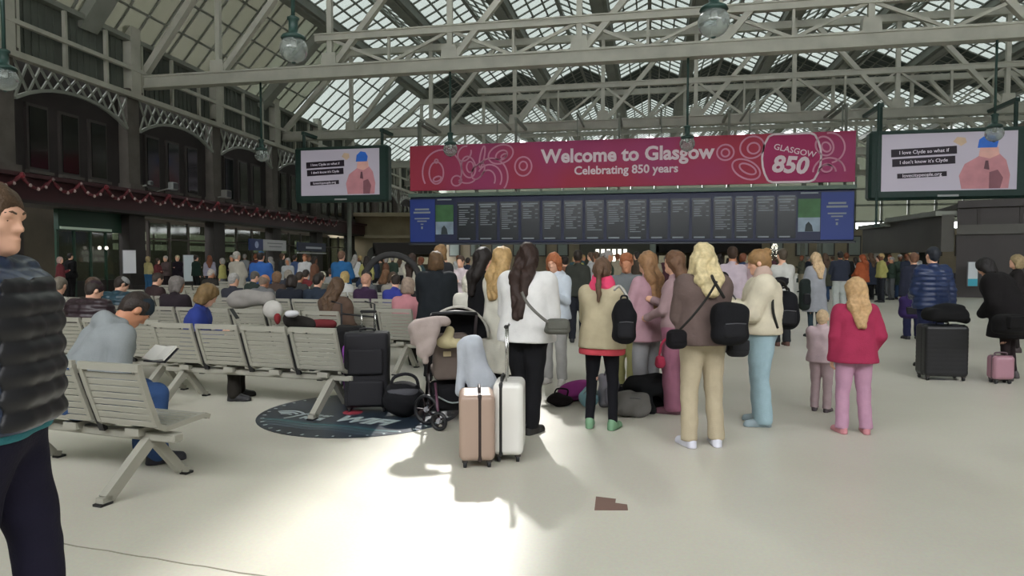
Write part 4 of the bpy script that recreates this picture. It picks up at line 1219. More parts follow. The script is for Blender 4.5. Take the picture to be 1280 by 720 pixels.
for i, (px, z, n) in enumerate(((505, 11.6, 3), (405, 11.6, 4), (262, 12.4, 4), (150, 12.0, 4), (500, 13.9, 4), (380, 14.2, 4), (265, 14.8, 4), (490, 16.5, 4), (388, 17, 4), (290, 17.6, 4), (485, 19.5, 5), (370, 20.5, 5))):
    bench(px, z, n, 17, 'slatted bench in the ' + ('third row back, right-hand end', 'third row back, second from its right end', 'third row back, behind the woman in the blue jacket', 'third row back, left end near the pier', 'fourth row back, right-hand end', 'fourth row back, middle', 'fourth row back, left end', 'fifth row back, right-hand end', 'fifth row back, middle', 'fifth row back, left end', 'farthest row, right part', 'farthest row, left part')[i], detail=False)
USED = set()
def seat_at(px, z):
    p = GZ(px, z); best = min((s for s in range(len(SEATS)) if s not in USED), key=lambda s: (SEATS[s][0] - p).length + abs(ang(SEATS[s][0]) - ang(p)) * z * 2)
    USED.add(best); return SEATS[best]
def ang(p): return math.atan2(p.x, p.y)

# ------------------------------------------------------------------ soft things
def soft(name, label, cat, c, prims, col, h=.014, rz=0.0, amp=.006, freq=40, m=None, group=None):
    """a soft bag or garment: prims in local metres, c = world place"""
    t = thing(name, label, cat, c, rz, group)
    s = SDF()
    for p in prims:
        if p[0] == 'b': s.box(p[1], p[2], p[3], .02, None if len(p) < 5 else p[4])
        elif p[0] == 'e': s.ell(p[1], p[2], .03)
        else: s.cone(p[1], p[2], p[3], p[4], .03)
    s.disp = wrinkle(amp, freq, len(label))
    link_mesh('body', s.mesh(name, h), m or cloth(col), t)
    return t
def strap(t, pts, r=.012, col='1a1a1c', name='strap'):
    mb = MB(); mb.tube(pts, r, 6); return mb.build(name, cloth(col), t, True)
def smooth_pts(pts, n=5):
    pts = [Vector(p) for p in pts]; out = []
    for i in range(len(pts) - 1):
        p0, p1, p2, p3 = pts[max(i - 1, 0)], pts[i], pts[i + 1], pts[min(i + 2, len(pts) - 1)]
        for k in range(n):
            t = k / n; out.append(.5 * (2 * p1 + (p2 - p0) * t + (2 * p0 - 5 * p1 + 4 * p2 - p3) * t * t + (3 * p1 - p0 - 3 * p2 + p3) * t ** 3))
    return out + [pts[-1]]

def suitcase(px, py, w_, d, h_, rz, col, label, hard=True, seam=None, handle=.0, hcol='b8b8b4', trim='1c1a1c', gloss=.3):
    t = thing('suitcase', label, 'suitcase', G(px, py), YAW + R(rz))
    wh = .055; m = mat('case_shell' if hard else 'case_fabric', col, gloss if hard else .8, bump=.1 if not hard else 0, bscale=120, spec=.5)
    tm = mat('case_trim', trim, .5)
    s = SDF(); r = .045 if hard else .03
    s.box((0, 0, wh + h_ / 2), (w_ / 2, d / 2, h_ / 2), r)
    if hard:
        def dsp(P):
            g = np.abs(((P[:, 2] if w_ > .4 else P[:, 1]) / .055) % 1 - .5) * 2
            return (.003 * (g < .25)).astype(np.float32)
        s.disp = dsp
    else: s.disp = wrinkle(.003, 16, px)
    link_mesh('shell', s.mesh('shell', .011), m, t)
    if seam is not None:
        mb = MB(); mb.box((seam, 0, wh + h_ / 2), (.035, d - .0, h_ - .002), bev=.012)
        s2 = SDF(); s2.box((seam, 0, wh + h_ / 2), (.016, d / 2 + .004, h_ / 2 + .004), .014)
        link_mesh('zip_band', s2.mesh('zip_band', .009), tm, t)
    else:
        s2 = SDF(); s2.box((0, -.03, wh + h_ / 2), (w_ / 2 + .004, .012, h_ / 2 + .004), .01); link_mesh('zip_band', s2.mesh('zip_band', .009), tm, t)
        for z in ((.2, .62) if not hard else (.3, .6)):
            if not hard:
                s3 = SDF(); s3.box((0, -d / 2 - .012, wh + h_ * z), (w_ * .4, .025, h_ * .17), .02); link_mesh('front_pocket', s3.mesh('front_pocket', .012), m, t)
    for sx in (-1, 1):
        for sy in (-1, 1):
            x, y = sx * (w_ / 2 - .045), sy * (d / 2 - .05)
            mb = MB(); mb.lathe([(.012, -.014), (.026, -.012), (.027, 0), (.026, .012), (.012, .014)], (x, y, .027), 14, Matrix.Rotation(math.pi / 2, 3, 'Y')); wo = mb.build('wheel', BLK, t, True)
            mb = MB(); mb.box((x, y, .056), (.045, .05, .028), bev=.006); mb.build('wheel_housing', mat('housing', '3a3430', .5), t)
    mb = MB(); mb.tube(smooth_pts([(-.07 if seam is None else seam, -.09 if seam is not None else 0, wh + h_ + .0), (-.06 if seam is None else seam, -.07 if seam is not None else 0, wh + h_ + .03), (.06 if seam is None else seam, .07 if seam is not None else 0, wh + h_ + .03), (.07 if seam is None else seam, .09 if seam is not None else 0, wh + h_)]), .011, 8); mb.build('carry_handle', tm, t, True)
    if handle:
        hx = w_ / 2 - .05 if seam is not None else 0
        hm = mat('handle_metal', hcol, .25, metal=.9)
        ax = (0, 1) if seam is not None else (1, 0)
        for q in (-1, 1):
            x, y = (hx * .0 - .02, q * .085) if seam is not None else (q * .07, d / 2 - .04)
            mb = MB(); mb.tube([(x, y, wh + h_ - .02), (x, y, wh + h_ + handle)], .008, 8); mb.build('handle_tube', hm, t, True)
        mb = MB()
        if seam is not None: mb.box((-.02, 0, wh + h_ + handle), (.035, .2, .03), bev=.01)
        else: mb.box((0, d / 2 - .04, wh + h_ + handle), (.17, .035, .03), bev=.01)
        mb.build('grip', tm, t)
    return t
suitcase(596, 578, .27, .36, .50, 4, 'a08a7c', 'small rose-beige hard suitcase with a dark zip band, left of the white one', seam=.02, trim='2a1e1c', gloss=.35)
suitcase(637, 571, .235, .36, .56, -4, 'd8d6d0', 'small glossy white hard suitcase with its long handle pulled up', seam=-.055, handle=.42, trim='222222', gloss=.22)
suitcase(460, 513, .44, .27, .76, 4, '141319', 'tall black fabric suitcase with a raised silver handle on the floor sticker', hard=False, handle=.2, trim='0e0e10')
suitcase(1176, 474, .52, .33, .66, -8, '17171a', 'large black ribbed hard suitcase on the right, carrying a black holdall', handle=.0, trim='2c2c2e', gloss=.4)
suitcase(1250, 479, .25, .2, .30, -5, '9c7480', 'small dusty pink suitcase between the legs of the person in black on the right', trim='5c4850')
soft('holdall', 'black soft holdall lying on the large black suitcase on the right', 'bag', W(1181, 402, 8.75), [('b', (0, 0, .09), (.25, .15, .085), .07), ('e', (0.05, 0, .17), (.2, .12, .07)), ('c', (.2, 0, .06), (.27, 0, .02), .07, .05)], '141416', rz=YAW)
t = soft('holdall', 'black round bag with a grey top beside the tall black suitcase', 'bag', G(505, 520), [('e', (0, 0, .17), (.21, .2, .17)), ('e', (-.02, 0, .27), (.16, .14, .07))], '17171b', rz=YAW)
mb = MB(); mb.tube(smooth_pts([(-.13, 0, .27), (-.1, 0, .38), (.02, 0, .42), (.12, 0, .38), (.15, 0, .26)]), .016, 8); mb.build('handle', cloth('222226'), t, True)
s_ = SDF(); s_.ell((0, -.03, .25), (.17, .15, .07), .02); link_mesh('grey_top', s_.mesh('grey_top', .014), cloth('4c4c52'), t)
soft('bag', 'purple carrier bag standing on the floor behind the tall black suitcase', 'bag', G(436, 500), [('b', (0, 0, .32), (.05, .08, .3), .03)], '8a3aa0', rz=YAW)
mb = MB(); t = thing('litter', 'small flat red packet lying on the floor sticker by the tall black suitcase', 'packet', G(441, 516), YAW); mb.lathe([(.02, 0), (.10, .003), (.1, .01), (.03, .014)], (0, 0, 0), 16); mb.build('packet', mat('packet_red', '8c3440', .5), t)
# floor sticker
sp = G(452, 520); sp = GZ(449, 6.85)
st = thing('floor_sticker', 'large round dark floor sticker reading FREE WIFI under the suitcases', 'sticker', (sp.x, sp.y, 0), YAW - R(20))
mb = MB(); mb.lathe([(.001, .002), (1.0, .002), (1.0, .004), (.001, .004)], (0, 0, 0), 64); mb.build('disc', mat('sticker', '2a3440', .3, noise=.45, nscale=1.3), st)
mb = MB()
for k in range(40):
    a = 2 * math.pi * k / 40; mb.box((.94 * math.cos(a), .94 * math.sin(a), .005), (.035, .02, .002), Matrix.Rotation(a, 3, 'Z'))
mb.build('dots', mat('sticker_print', 'a8b4b4', .4), st, kind='stuff')
FL = lambda x, y: Matrix.Translation((x, y, .005))
text_mesh('WIFI', .30, mat('sticker_print', 'a8b4b4', .4), st, FL(.22, -.30), bold=.012, shear=.25, extr=.001)
text_mesh('Super', .12, mat('sticker_print', 'a8b4b4', .4), st, FL(-.30, -.25), bold=.004, extr=.001)
text_mesh('FREE', .12, mat('sticker_print', 'a8b4b4', .4), st, FL(-.30, -.39), bold=.004, extr=.001)
mb = MB(); mb.bar((-.56, -.48, .005), (-.42, -.12, .005), .02, .002)
for r_ in (.08, .14, .2):
    pts = [(-.66 + r_ * math.cos(a), -.38 + r_ * math.sin(a), .005) for a in [R(40 + 100 * i / 8) for i in range(9)]]
    for a, b_ in zip(pts, pts[1:]): mb.bar(a, b_, .028, .002)
mb.build('signal_arcs', mat('sticker_print', 'a8b4b4', .4), st, kind='stuff')
for yy, c_ in ((-.56, '3f6468'), (-.64, '4a5c64'), (-.72, '46525c')):
    mb = MB(); L = math.sqrt(max(.01, .88 - yy * yy)); n = 14
    pts = [(-L + 2 * L * i / n, yy + .02 * math.sin(i * .9), .0048) for i in range(n + 1)]
    for a, b_ in zip(pts, pts[1:]): mb.bar(a, b_, .05, .001)
    mb.build('stripe', mat('stripe', c_, .35), st)
# brown floor patch
g = [G(743, 638), G(745, 621), G(770, 624), G(769, 629), G(784, 631), G(785, 638)]
mb = MB(); mb.add([v + Vector((0, 0, .0005)) for v in g] + [v + Vector((0, 0, .003)) for v in g], [(5, 4, 3, 2, 1, 0), (6, 7, 8, 9, 10, 11)] + [(i, (i + 1) % 6, (i + 1) % 6 + 6, i + 6) for i in range(6)])
tag(mb.build('floor_tile', mat('brown_tile', '6a4a40', .5)), 'small L-shaped dark brown tile patch in the pale floor', 'tile')

# ------------------------------------------------------------------ pushchair
pp = GZ(562, 6.45)
pc = thing('pushchair', 'dark pushchair with taupe seat and black hood behind the small suitcases', 'pushchair', pp, YAW + R(12))
TAUPE = cloth('6a5c54'); PCF = mat('pushchair_frame', '2c2426', .4, metal=.3)
def wheel(x, y, r, yaw=50):
    RZ = Matrix.Rotation(R(yaw), 3, 'Z'); Mx = RZ @ Matrix.Rotation(math.pi / 2, 3, 'Y')
    cc = Vector((x, y, r))
    mb = MB(); mb.tube([cc + RZ @ Vector((0, (r - .018) * math.cos(a), (r - .018) * math.sin(a))) for a in [i * math.pi / 12 for i in range(24)]], .018, 8, closed=True); o = mb.build('wheel', BLK, pc, True)
    mb = MB(); mb.lathe([(.02, -.02), (.03, 0), (.02, .02)], (x, y, r), 12, Mx)
    mb.build('hub', mat('hub', '8c8c90', .4), o)
    mb = MB()
    for k in range(5):
        a = k * 2 * math.pi / 5; mb.bar(cc, cc + RZ @ Vector((0, (r - .02) * math.cos(a), (r - .02) * math.sin(a))), .014, .012)
    mb.build('spokes', PCF, o)
wheel(-.23, -.06, .145); wheel(.26, -.02, .145); wheel(-.14, -.32, .09); wheel(.2, .5, .09); wheel(-.18, .5, .09)
for q in (-.19, .23):
    mb = MB(); mb.tube([(q, .5, .1), (q, .05, .62), (q, -.18, 1.05)], .014, 8); mb.build('frame_tube', PCF, pc, True)
    mb = MB(); mb.tube([(q, -.02, .14), (q, .2, .45)], .013, 8); mb.build('frame_tube', PCF, pc, True)
mb = MB(); mb.tube([(-.14, -.32, .09), (-.15, -.1, .4)], .013, 8); mb.build('frame_tube', mat('frame_purple', '5c3a4c', .4), pc, True)
mb = MB(); mb.tube([(-.19, -.18, 1.05), (.02, -.21, 1.07), (.23, -.18, 1.05)], .018, 8); mb.build('push_handle', BLK, pc, True)
s_ = SDF(); s_.box((.02, .1, .62), (.17, .12, .22), .04); s_.box((.02, .25, .46), (.17, .22, .05), .04); link_mesh('seat', s_.mesh('seat', .014), TAUPE, pc)
mb = MB(); mb.box((-.03, -.03, .66), (.075, .01, .05), bev=.004); lb = mb.build('label_patch', mat('label_patch', 'c8b896', .5), pc)
s_ = SDF(); s_.box((.02, .12, .24), (.19, .25, .11), .05); link_mesh('basket', s_.mesh('basket', .014), cloth('18181c'), pc)
mb = MB(); mb.tube(smooth_pts([(-.16, -.15, .30), (.0, -.17, .22), (.2, -.15, .26)]), .008, 6); mb.build('basket_piping', mat('piping', '8c9494', .5), pc, True)
# hood: quarter dome shell with a pale rim
mb = MB(); nu, nv = 10, 16; V = []
for sh in (0, .018):
    for i in range(nu + 1):
        th = R(100) * i / nu
        for j in range(nv + 1):
            ph = math.pi * j / nv; r = .30 - sh
            V.append((.08 + r * math.cos(ph), .05 + r * math.sin(ph) * math.sin(th) * 1.0, .80 + r * math.sin(ph) * math.cos(th)))
w_ = nv + 1; o2 = (nu + 1) * w_; Fc = []
for i in range(nu):
    for j in range(nv):
        a = i * w_ + j; Fc.append((a, a + 1, a + w_ + 1, a + w_)); Fc.append((a + o2, a + w_ + o2, a + w_ + 1 + o2, a + 1 + o2))
for j in range(nv): Fc.append((j, j + o2, j + 1 + o2, j + 1)); k = nu * w_ + j; Fc.append((k, k + 1, k + 1 + o2, k + o2))
mb.add(V, Fc); mb.build('hood', cloth('141418'), pc, True)
mb = MB(); mb.tube([(.08 + .3 * math.cos(a), .05, .80 + .3 * math.sin(a)) for a in [i * math.pi / 18 for i in range(19)]], .013, 6); mb.build('hood_rim', mat('hood_rim', 'a8a49c', .6), pc, True)
# blanket draped over the handle, and folded cloth, and light hoodie hanging
def drape(name, label, pts, col, wd, base, rz, th=.012, amp=.015):
    """cloth strip: profile pts (y,z) swept across x with folds"""
    t = thing(name, label, 'cloth', base, rz); mb = MB(); n = 14; pr = smooth_pts([(0, y, z) for y, z in pts], 4); V = []
    for side in (0, 1):
        for i, p in enumerate(pr):
            for j in range(n + 1):
                u = j / n; f = i / len(pr)
                V.append((wd * (u - .5) * (1 + .15 * f), p.y + amp * math.sin(u * 15 + i * .15) * f + side * th, p.z + (.03 * math.sin(u * 7) * f)))
    w_ = n + 1; o2 = len(pr) * w_; Fc = []
    for i in range(len(pr) - 1):
        for j in range(n):
            a = i * w_ + j; Fc.append((a, a + 1, a + w_ + 1, a + w_)); Fc.append((a + o2, a + w_ + o2, a + w_ + 1 + o2, a + 1 + o2))
    for i in range(len(pr) - 1):
        a = i * w_; Fc.append((a, a + w_, a + w_ + o2, a + o2)); a += n; Fc.append((a, a + o2, a + w_ + o2, a + w_))
    for j in range(n):
        Fc.append((j, j + o2, j + 1 + o2, j + 1)); k = (len(pr) - 1) * w_ + j; Fc.append((k, k + 1, k + 1 + o2, k + o2))
    mb.add(V, Fc); mb.build('folds', cloth(col), t, True); return t
soft('blanket', 'pinkish cream fleecy blanket heaped over the left of the pushchair handle', 'blanket', W(534, 420, 6.15),
     [('c', (-.1, .02, .11), (.16, .02, .13), .05, .05), ('c', (-.11, -.02, .08), (-.05, -.04, -.16), .05, .035), ('c', (-.05, -.03, .1), (-.01, -.05, -.22), .055, .03), ('c', (.02, -.03, .1), (.03, -.05, -.14), .055, .04), ('c', (.08, -.03, .1), (.05, -.04, -.04), .05, .04), ('c', (-.14, .02, .08), (-.12, .0, -.06), .04, .03)], '9c8c86', h=.011, rz=YAW, amp=.008, freq=45)
soft('cloth', 'folded yellowish cloth resting on the pushchair seat back', 'cloth', W(560, 425, 6.3), [('c', (-.06, 0, -.03), (.1, 0, -.03), .045, .04), ('c', (-.02, 0, .0), (.02, 0, .09), .06, .04)], 'b8ac80', rz=YAW, amp=.008, freq=30)
soft('hooded_top', 'pale blue-white hooded top hanging over the pushchair above the rose suitcase', 'clothing', W(590, 462, 5.75),
     [('c', (-.08, 0, .2), (-.1, 0, -.19), .05, .035), ('c', (.0, 0, .2), (.06, .02, -.12), .09, .11), ('c', (.04, 0, .12), (.14, .02, -.12), .07, .07), ('c', (-.04, 0, .23), (.03, 0, .24), .05, .05)], 'aab0ba', rz=YAW, amp=.01, freq=12)

# ------------------------------------------------------------------ bags on the floor among the group
FB = [('jacket_heap', 'magenta padded jacket lying at the left end of the floor pile', G(720, 500), [('e', (0, 0, .1), (.2, .14, .11)), ('c', (-.12, 0, .08), (.12, .05, .12), .08, .09)], '8c2a78'),
      ('bag', 'black crumpled bag at the far left of the floor pile, beside the magenta jacket', G(700, 507), [('e', (0, 0, .06), (.13, .12, .07))], '181214'),
      ('bag', 'pale turquoise bag in the floor pile behind the girl in the beige coat', G(736, 509), [('e', (0, 0, .1), (.1, .1, .12))], '7aa8b4'),
      ('rucksack', 'grey-lilac rucksack in the floor pile between the girl\'s legs', G(760, 508), [('b', (0, 0, .17), (.1, .09, .17), .06), ('e', (.06, 0, .08), (.12, .1, .08))], '84808c'),
      ('bag', 'dark low bag in the floor pile behind the rucksack', G(775, 502), [('e', (0, 0, .08), (.2, .12, .09))], '20202a'),
      ('bag', 'grey holdall beneath the black coat on the floor pile', G(790, 520), [('b', (0, 0, .12), (.17, .12, .12), .08)], '6a6864'),
      ('coat_heap', 'black coat heaped over the right end of the floor pile', G(815, 512), [('e', (0, 0, .25), (.30, .20, .1)), ('c', (-.17, -.08, .26), (-.07, -.17, .03), .08, .04), ('c', (.12, 0, .25), (.33, .02, .1), .1, .06), ('c', (-.22, 0, .27), (.05, 0, .28), .09, .1), ('e', (.02, .08, .14), (.26, .14, .14)), ('c', (.02, -.12, .25), (.1, -.18, .12), .06, .04)], '18191c'),
      ('bag', 'small red and pink bag on top of the black coat pile', G(794, 512) + Vector((0, 0, .27)), [('e', (0, 0, .03), (.1, .07, .045))], 'a8525a')]
for nm, lb, c, pr, col in FB:
    t = soft(nm, lb, 'bag' if 'bag' in nm or 'ruck' in nm else 'clothing', c, pr, col, h=.012, rz=YAW + .2, amp=.014, freq=34)
    if nm == 'rucksack':
        s_ = SDF(); s_.box((0, -.10, .13), (.07, .03, .09), .03); link_mesh('front_pocket', s_.mesh('front_pocket', .012), cloth('74707c'), t)
        strap(t, smooth_pts([(-.05, -.02, .33), (-.02, -.02, .40), (.03, -.02, .4), (.05, -.02, .33)]), .01, '5c5864', 'carry_loop')
    elif nm == 'bag' and pr[0][2][2] > .06: strap(t, smooth_pts([(-.07, -.02, .12), (-.06, -.1, .2), (.05, -.11, .19), (.07, -.03, .11)]), .009, mute(col, .5), 'handle')
# ------------------------------------------------------------------ the people near the camera
P = person
N_ = dict(fine=True, h=.0125)
P(GZ(-20, 2.3), 1.80, 80, ('puffer', '26324a', .93), ('straight', '1d1a2e'), '1a1a1a', ('short', '4c3a2a'), 'fair', 'walking man in a navy puffer jacket and dark trousers at the left edge', fine=True, h=.009, b=1.12, t=.055, extra='16161b', arms=(((.2, -.4, -1), (.05, -.2, -1)), ((.15, -.5, -1), (.05, -.15, -1))), under=('2f7f8c', .90), stride=-.13, hyaw=-8, hpitch=4)
wp, rz = SEATS[1]; USED.add(1)
P(wp - RT * .07, 1.84, 0, ('hoodie', '868c8e', .9), ('straight', '2f4f86'), '20202a', ('beanie', '26343f'), 'tan', 'man in a grey hoodie and dark knitted hat bending over a book', rz=rz - R(22), seated=True, lean=30, hpitch=22, hyaw=-6, arms=('read', 'read'), b=1.28, **N_)
P(G(658, 541), 1.68, 28, ('jumper', 'd2d0ce', .84), ('straight', '16161a'), '1c1a1a', ('xlong', '2c1c16'), 'fair', 'woman with very long dark hair, white jumper and black trousers', arms=('fold', 'phone'), t=.045, b=1.22, stance=.06, lean=3, **N_)
P(G(628, 520), 1.66, 40, ('coat', 'ccc8b8', .46), ('wide', '2a2a2c'), '222222', ('long', 'a88a5c'), 'fair', 'fair-haired woman in a long cream coat behind the white suitcase handle', arms=('front', 'front'), h=.014)
P(G(604, 505), 1.66, 60, ('coat', '17171a', .5), ('slim', '141416'), '141416', ('long', '1c1614'), 'fair', 'dark-haired person in a long black coat left of the cream coat', arms=('down', 'down'), h=.016)
P(G(693, 480), 1.62, 205, ('hoodie', 'b4bec8', .86), ('straight', '9a9896'), 'b8b4b0', ('bob', '9c5c38'), 'fair', 'ginger-haired girl in a pale hoodie and grey joggers facing the group', arms=('phone', 'fold'), hpitch=15, fine=True, h=.015)
P(G(752, 535), 1.55, 22, ('coat', 'b4a684', .82), ('slim', '15151b'), '6a9070', ('pony', '5c4636'), 'fair', 'girl in a beige coat with a bright pink scarf and black leggings', arms=('front', 'front'), b=1.06, under=('d8404e', .755), scarf='ee3a66', stance=.12, **N_)
P(G(782, 490), 1.62, 190, ('coat', '63686a', .8), ('wide', 'a09c62'), '33383a', ('short', '8c5434'), 'tan', 'woman in a grey coat and yellow patterned trousers facing the girl in beige', arms=('fold', 'front'), hpitch=12, h=.016)
P(G(808, 505), 1.62, 320, ('coat', 'b08490', .72), ('wide', '98989c'), '77777a', ('xlong', '8a6848'), 'fair', 'girl with long light brown hair in a dusty pink coat and grey trousers', arms=('fold', 'front'), h=.015)
P(G(842, 515), 1.62, 300, ('jumper', '9a7c80', .88), ('wide', '9c5c76'), '6a4450', ('long', '644834'), 'fair', 'brown-haired girl in mauve top and mauve wide trousers left of the blonde woman', arms=('front', 'phone'), h=.015)
P(G(877, 557), 1.67, 352, ('fleece', '66544f', .87), ('straight', 'b4a688'), 'd4d4e0', ('wavy', 'c8b88e'), 'fair', 'blonde woman in a taupe fleece, cream trousers and white trainers', arms=('phone', 'front'), b=1.06, stance=.12, t=.04, **N_)
P(G(950, 530), 1.63, 286, ('fleece', 'ccc3a8', .90), ('wide', '93b2bd'), '8a9aa0', ('bun', '8a6a44'), 'fair', 'woman in a cream fleece and pale blue wide trousers looking at her phone', arms=(((.15, .4, -.9), (-.15, 1, .3)), ((.15, .4, -.9), (-.15, 1, .3))), hpitch=14, b=1.25, t=.055, scarf='b89c8c', stance=.11, **N_)
P(G(1066, 541), 1.36, 4, ('collar', 'a42448', .80), ('straight', 'b4829e'), 'c08088', ('long', 'b4936a'), 'fair', 'girl in a crimson coat and pink trousers with fair hair down her back', arms=('down', 'pocket'), child=True, b=1.12, stance=.13, **N_)
P(G(1026, 514), 1.02, 40, ('collar', 'b8a0a4', .85), ('straight', 'a88e94'), '4a4044', ('short', 'b8a080'), 'fair', 'small child in a pale pink coat beside the girl in crimson', arms=('front', 'front'), child=True, b=1.15, h=.014)
P(GZ(545, 8.7), 1.64, 8, ('coat', '1d2127', .78), ('straight', '1a1a1c'), '17171a', ('bob', '5c4630'), 'fair', 'brown-haired person in a black coat standing behind the pushchair', arms=('front', 'front'), b=1.25, h=.016)
P(GZ(551, 11.2), 1.78, 30, ('jacket', '2a2a2e', .86), ('straight', '222226'), '17171a', ('bob', '846644'), 'fair', 'taller fair-haired person standing just behind the black coat', arms=('down', 'down'), h=.02)
P(GZ(587, 8.1), 1.36, 6, ('coat', 'c8c4b6', .6), ('slim', '555550'), '333333', ('bob', 'd4cfc0'), 'fair', 'short white-haired person in a cream coat behind the pushchair hood', arms=('front', 'front'), b=1.1, h=.016, child=True)
P(G(722, 428), 1.72, 15, ('jacket', '33352f', .86), ('straight', '1e2028'), '17171a', ('short', '2a221c'), 'dark', 'person in a dark olive jacket standing behind the pink-scarfed girl, left side', arms=('pocket', 'down'), h=.02)
P(G(914, 440), 1.76, 20, ('shirt', 'b4a2ae', .87), ('straight', '20222a'), '17171a', ('short', '3a2a20'), 'tan', 'man in a lilac shirt with a black strap behind the blonde woman', arms=('strap', 'down'), h=.02)
P(G(976, 432), 1.74, 350, ('shirt', 'b8b8b2', .87), ('straight', '2a2c30'), '5a3c34', ('short', '4a4034'), 'fair', 'man in a pale grey shirt standing beyond the black backpack', arms=('front', 'front'), h=.02, b=1.1)
P(G(1018, 421), 1.68, 345, ('coat', '8e9098', .52), ('slim', '2a3c46'), '22282c', ('long', 'c4a884'), 'fair', 'blonde woman in a long light grey coat right of the grey shirt', arms=('front', 'phone'), h=.02)
P(G(1049, 388), 1.80, 10, ('jacket', '2b3040', .86), ('wide', 'a6aca8'), '30343a', ('short', '221e1c'), 'tan', 'man in a dark jacket and pale wide trousers beyond the crimson girl', arms=('fold', 'fold'), h=.024, b=1.15)
P(G(1077, 383), 1.72, 330, ('fleece', 'a84c26', .8), ('straight', '2c2c30'), '222222', ('long', '8c4422'), 'fair', 'person in an orange-brown fleece behind the crimson girl', arms=('front', 'down'), h=.024, b=1.15)
P(GZ(1166, 9.8), 1.72, 352, ('puffer', '1c2c50', .84), ('straight', '1f2444'), '17171a', ('short', '20242c'), 'fair', 'person in a dark blue padded jacket standing behind the large black suitcase', arms=('front', 'pull'), b=1.15, h=.016)
P(G(1140, 424), 1.68, 10, ('jacket', '25283a', .84), ('straight', '24264a'), '17171a', ('short', '6a4a38'), 'fair', 'person in a navy jacket carrying a purple bag, left of the blue padded jacket', arms=('down', 'down'), h=.018)
P(G(1260, 474), 1.62, 318, ('coat', '191617', .58), ('slim', '2c2224'), '4c4648', ('bob', '181414'), 'fair', 'person in black coat and skirt bending beside the small pink suitcase', arms=('front', 'front'), lean=24, hpitch=12, b=1.35, t=.06, h=.015, stance=.17)
P(G(1268, 440), 1.62, 300, ('coat', '242020', .7), ('slim', '241e1e'), '3a3030', ('bob', '8c7a5a'), 'fair', 'second dark-clothed person half hidden at the right edge', arms=('front', 'front'), b=1.05, h=.018)

# ------------------------------------------------------------------ what they carry
def at(px, py, z): return W(px, py, z)
# book on the seated man's lap
p = at(201, 443, 5.35); t = thing('book', 'open paperback held by the man in the grey hoodie', 'book', p, YAW - R(25)); t.rotation_euler = (R(35), 0, YAW - R(20))
for q in (-1, 1):
    mb = MB(); mb.box((q * .055, 0, .012), (.108, .16, .018), Matrix.Rotation(q * R(-9), 3, 'Y')); mb.build('pages', mat('paper', 'd4d2cc', .7), t)
mb = MB(); mb.box((0, 0, -.006), (.225, .168, .006)); mb.build('cover', mat('book_cover', '23242c', .5), t)
# white-jumper woman: crossbody bag
def slung(label, px, py, z, size, col, pts, scol='2a2826', rz=0, name='shoulder_bag', sr=.013):
    c = at(px, py, z); a, b_, c_ = size
    pr = [('b', (0, 0, 0), size, min(size) * .8)]
    if name == 'backpack': pr = [('b', (0, 0, -.15 * c_), (a, b_, c_ * .8), min(size) * .8), ('e', (0, 0, c_ * .55), (a * .85, b_ * .8, c_ * .45))]
    else: pr.append(('e', (0, 0, -c_ * .5), (a * 1.05, b_ * 1.1, c_ * .55)))
    t = soft(name, label, 'bag', c, pr, col, h=.012, rz=YAW + rz, amp=.007, freq=30)
    if c_ > .13:
        s_ = SDF(); s_.box((0, -b_ * .85, -c_ * .3), (a * .68, b_ * .35, c_ * .38), b_ * .3); link_mesh('front_pocket', s_.mesh('front_pocket', .012), cloth('202024'), t)
        mb = MB(); mb.tube([(-a * .6, -b_ * 1.12, c_ * .02), (0, -b_ * 1.22, c_ * .05), (a * .6, -b_ * 1.12, c_ * .02)], .004, 5); mb.build('zip', mat('zip', '55555a', .4), t)
        if name == 'backpack': strap(t, smooth_pts([(-a * .3, 0, c_ * .93), (-a * .2, 0, c_ * 1.1), (a * .2, 0, c_ * 1.1), (a * .3, 0, c_ * .93)]), .009, '1c1c20', 'grab_loop')
    else:
        s_ = SDF(); s_.box((0, -b_ * .9, c_ * .25), (a * .9, b_ * .25, c_ * .6), .01); link_mesh('flap', s_.mesh('flap', .009), cloth(mute(col, .0)), t)
    Mi = Matrix.Rotation(-(YAW + rz), 3, 'Z')
    if pts: strap(t, smooth_pts([Mi @ (at(*q) - c) for q in pts]), sr, scol)
    return t
slung('olive-grey shoulder bag at the hip of the woman in the white jumper', 697, 408, 5.72, (.10, .05, .065), '5a5a52', [(652, 365, 5.72), (660, 380, 5.7), (675, 395, 5.66), (688, 405, 5.68)], '6a6862')
slung('black backpack on the right shoulder of the girl in the beige coat', 780, 402, 5.85, (.10, .11, .20), '121216', [(768, 362, 5.85), (775, 358, 5.95), (786, 375, 5.9), (792, 392, 5.85)], 'b4b0a8', name='backpack')
slung('big black shoulder bag on the right side of the blonde woman', 912, 404, 5.4, (.145, .09, .165), '17171b', [(905, 372, 5.35), (893, 352, 5.3), (890, 345, 5.45)], rz=.2)
slung('small black waist bag with a diagonal strap at the blonde woman\'s left hip', 846, 424, 5.35, (.075, .05, .075), '141216', [(850, 412, 5.32), (866, 395, 5.28), (884, 372, 5.28), (896, 352, 5.32)], sr=.01)
slung('dark grey bag hanging below the big black shoulder bag', 922, 434, 5.6, (.085, .06, .075), '2c2c30', [], rz=.1)
slung('black backpack worn by the woman in the cream fleece', 981, 388, 6.36, (.125, .12, .19), '15151a', [(972, 410, 6.15), (966, 385, 6.12), (968, 355, 6.2), (978, 352, 6.25), (984, 362, 6.3)], name='backpack', rz=-.2)
slung('dark green bag carried by the woman in the long grey coat', 1006, 368, 13.2, (.1, .1, .3), '232c2a', [])
slung('purple carrier bag hanging beside the navy jacket', 1137, 384, 12.6, (.18, .1, .2), '2c1c50', [(1132, 372, 12.6), (1137, 366, 12.6), (1142, 372, 12.6)], '2c1c50')
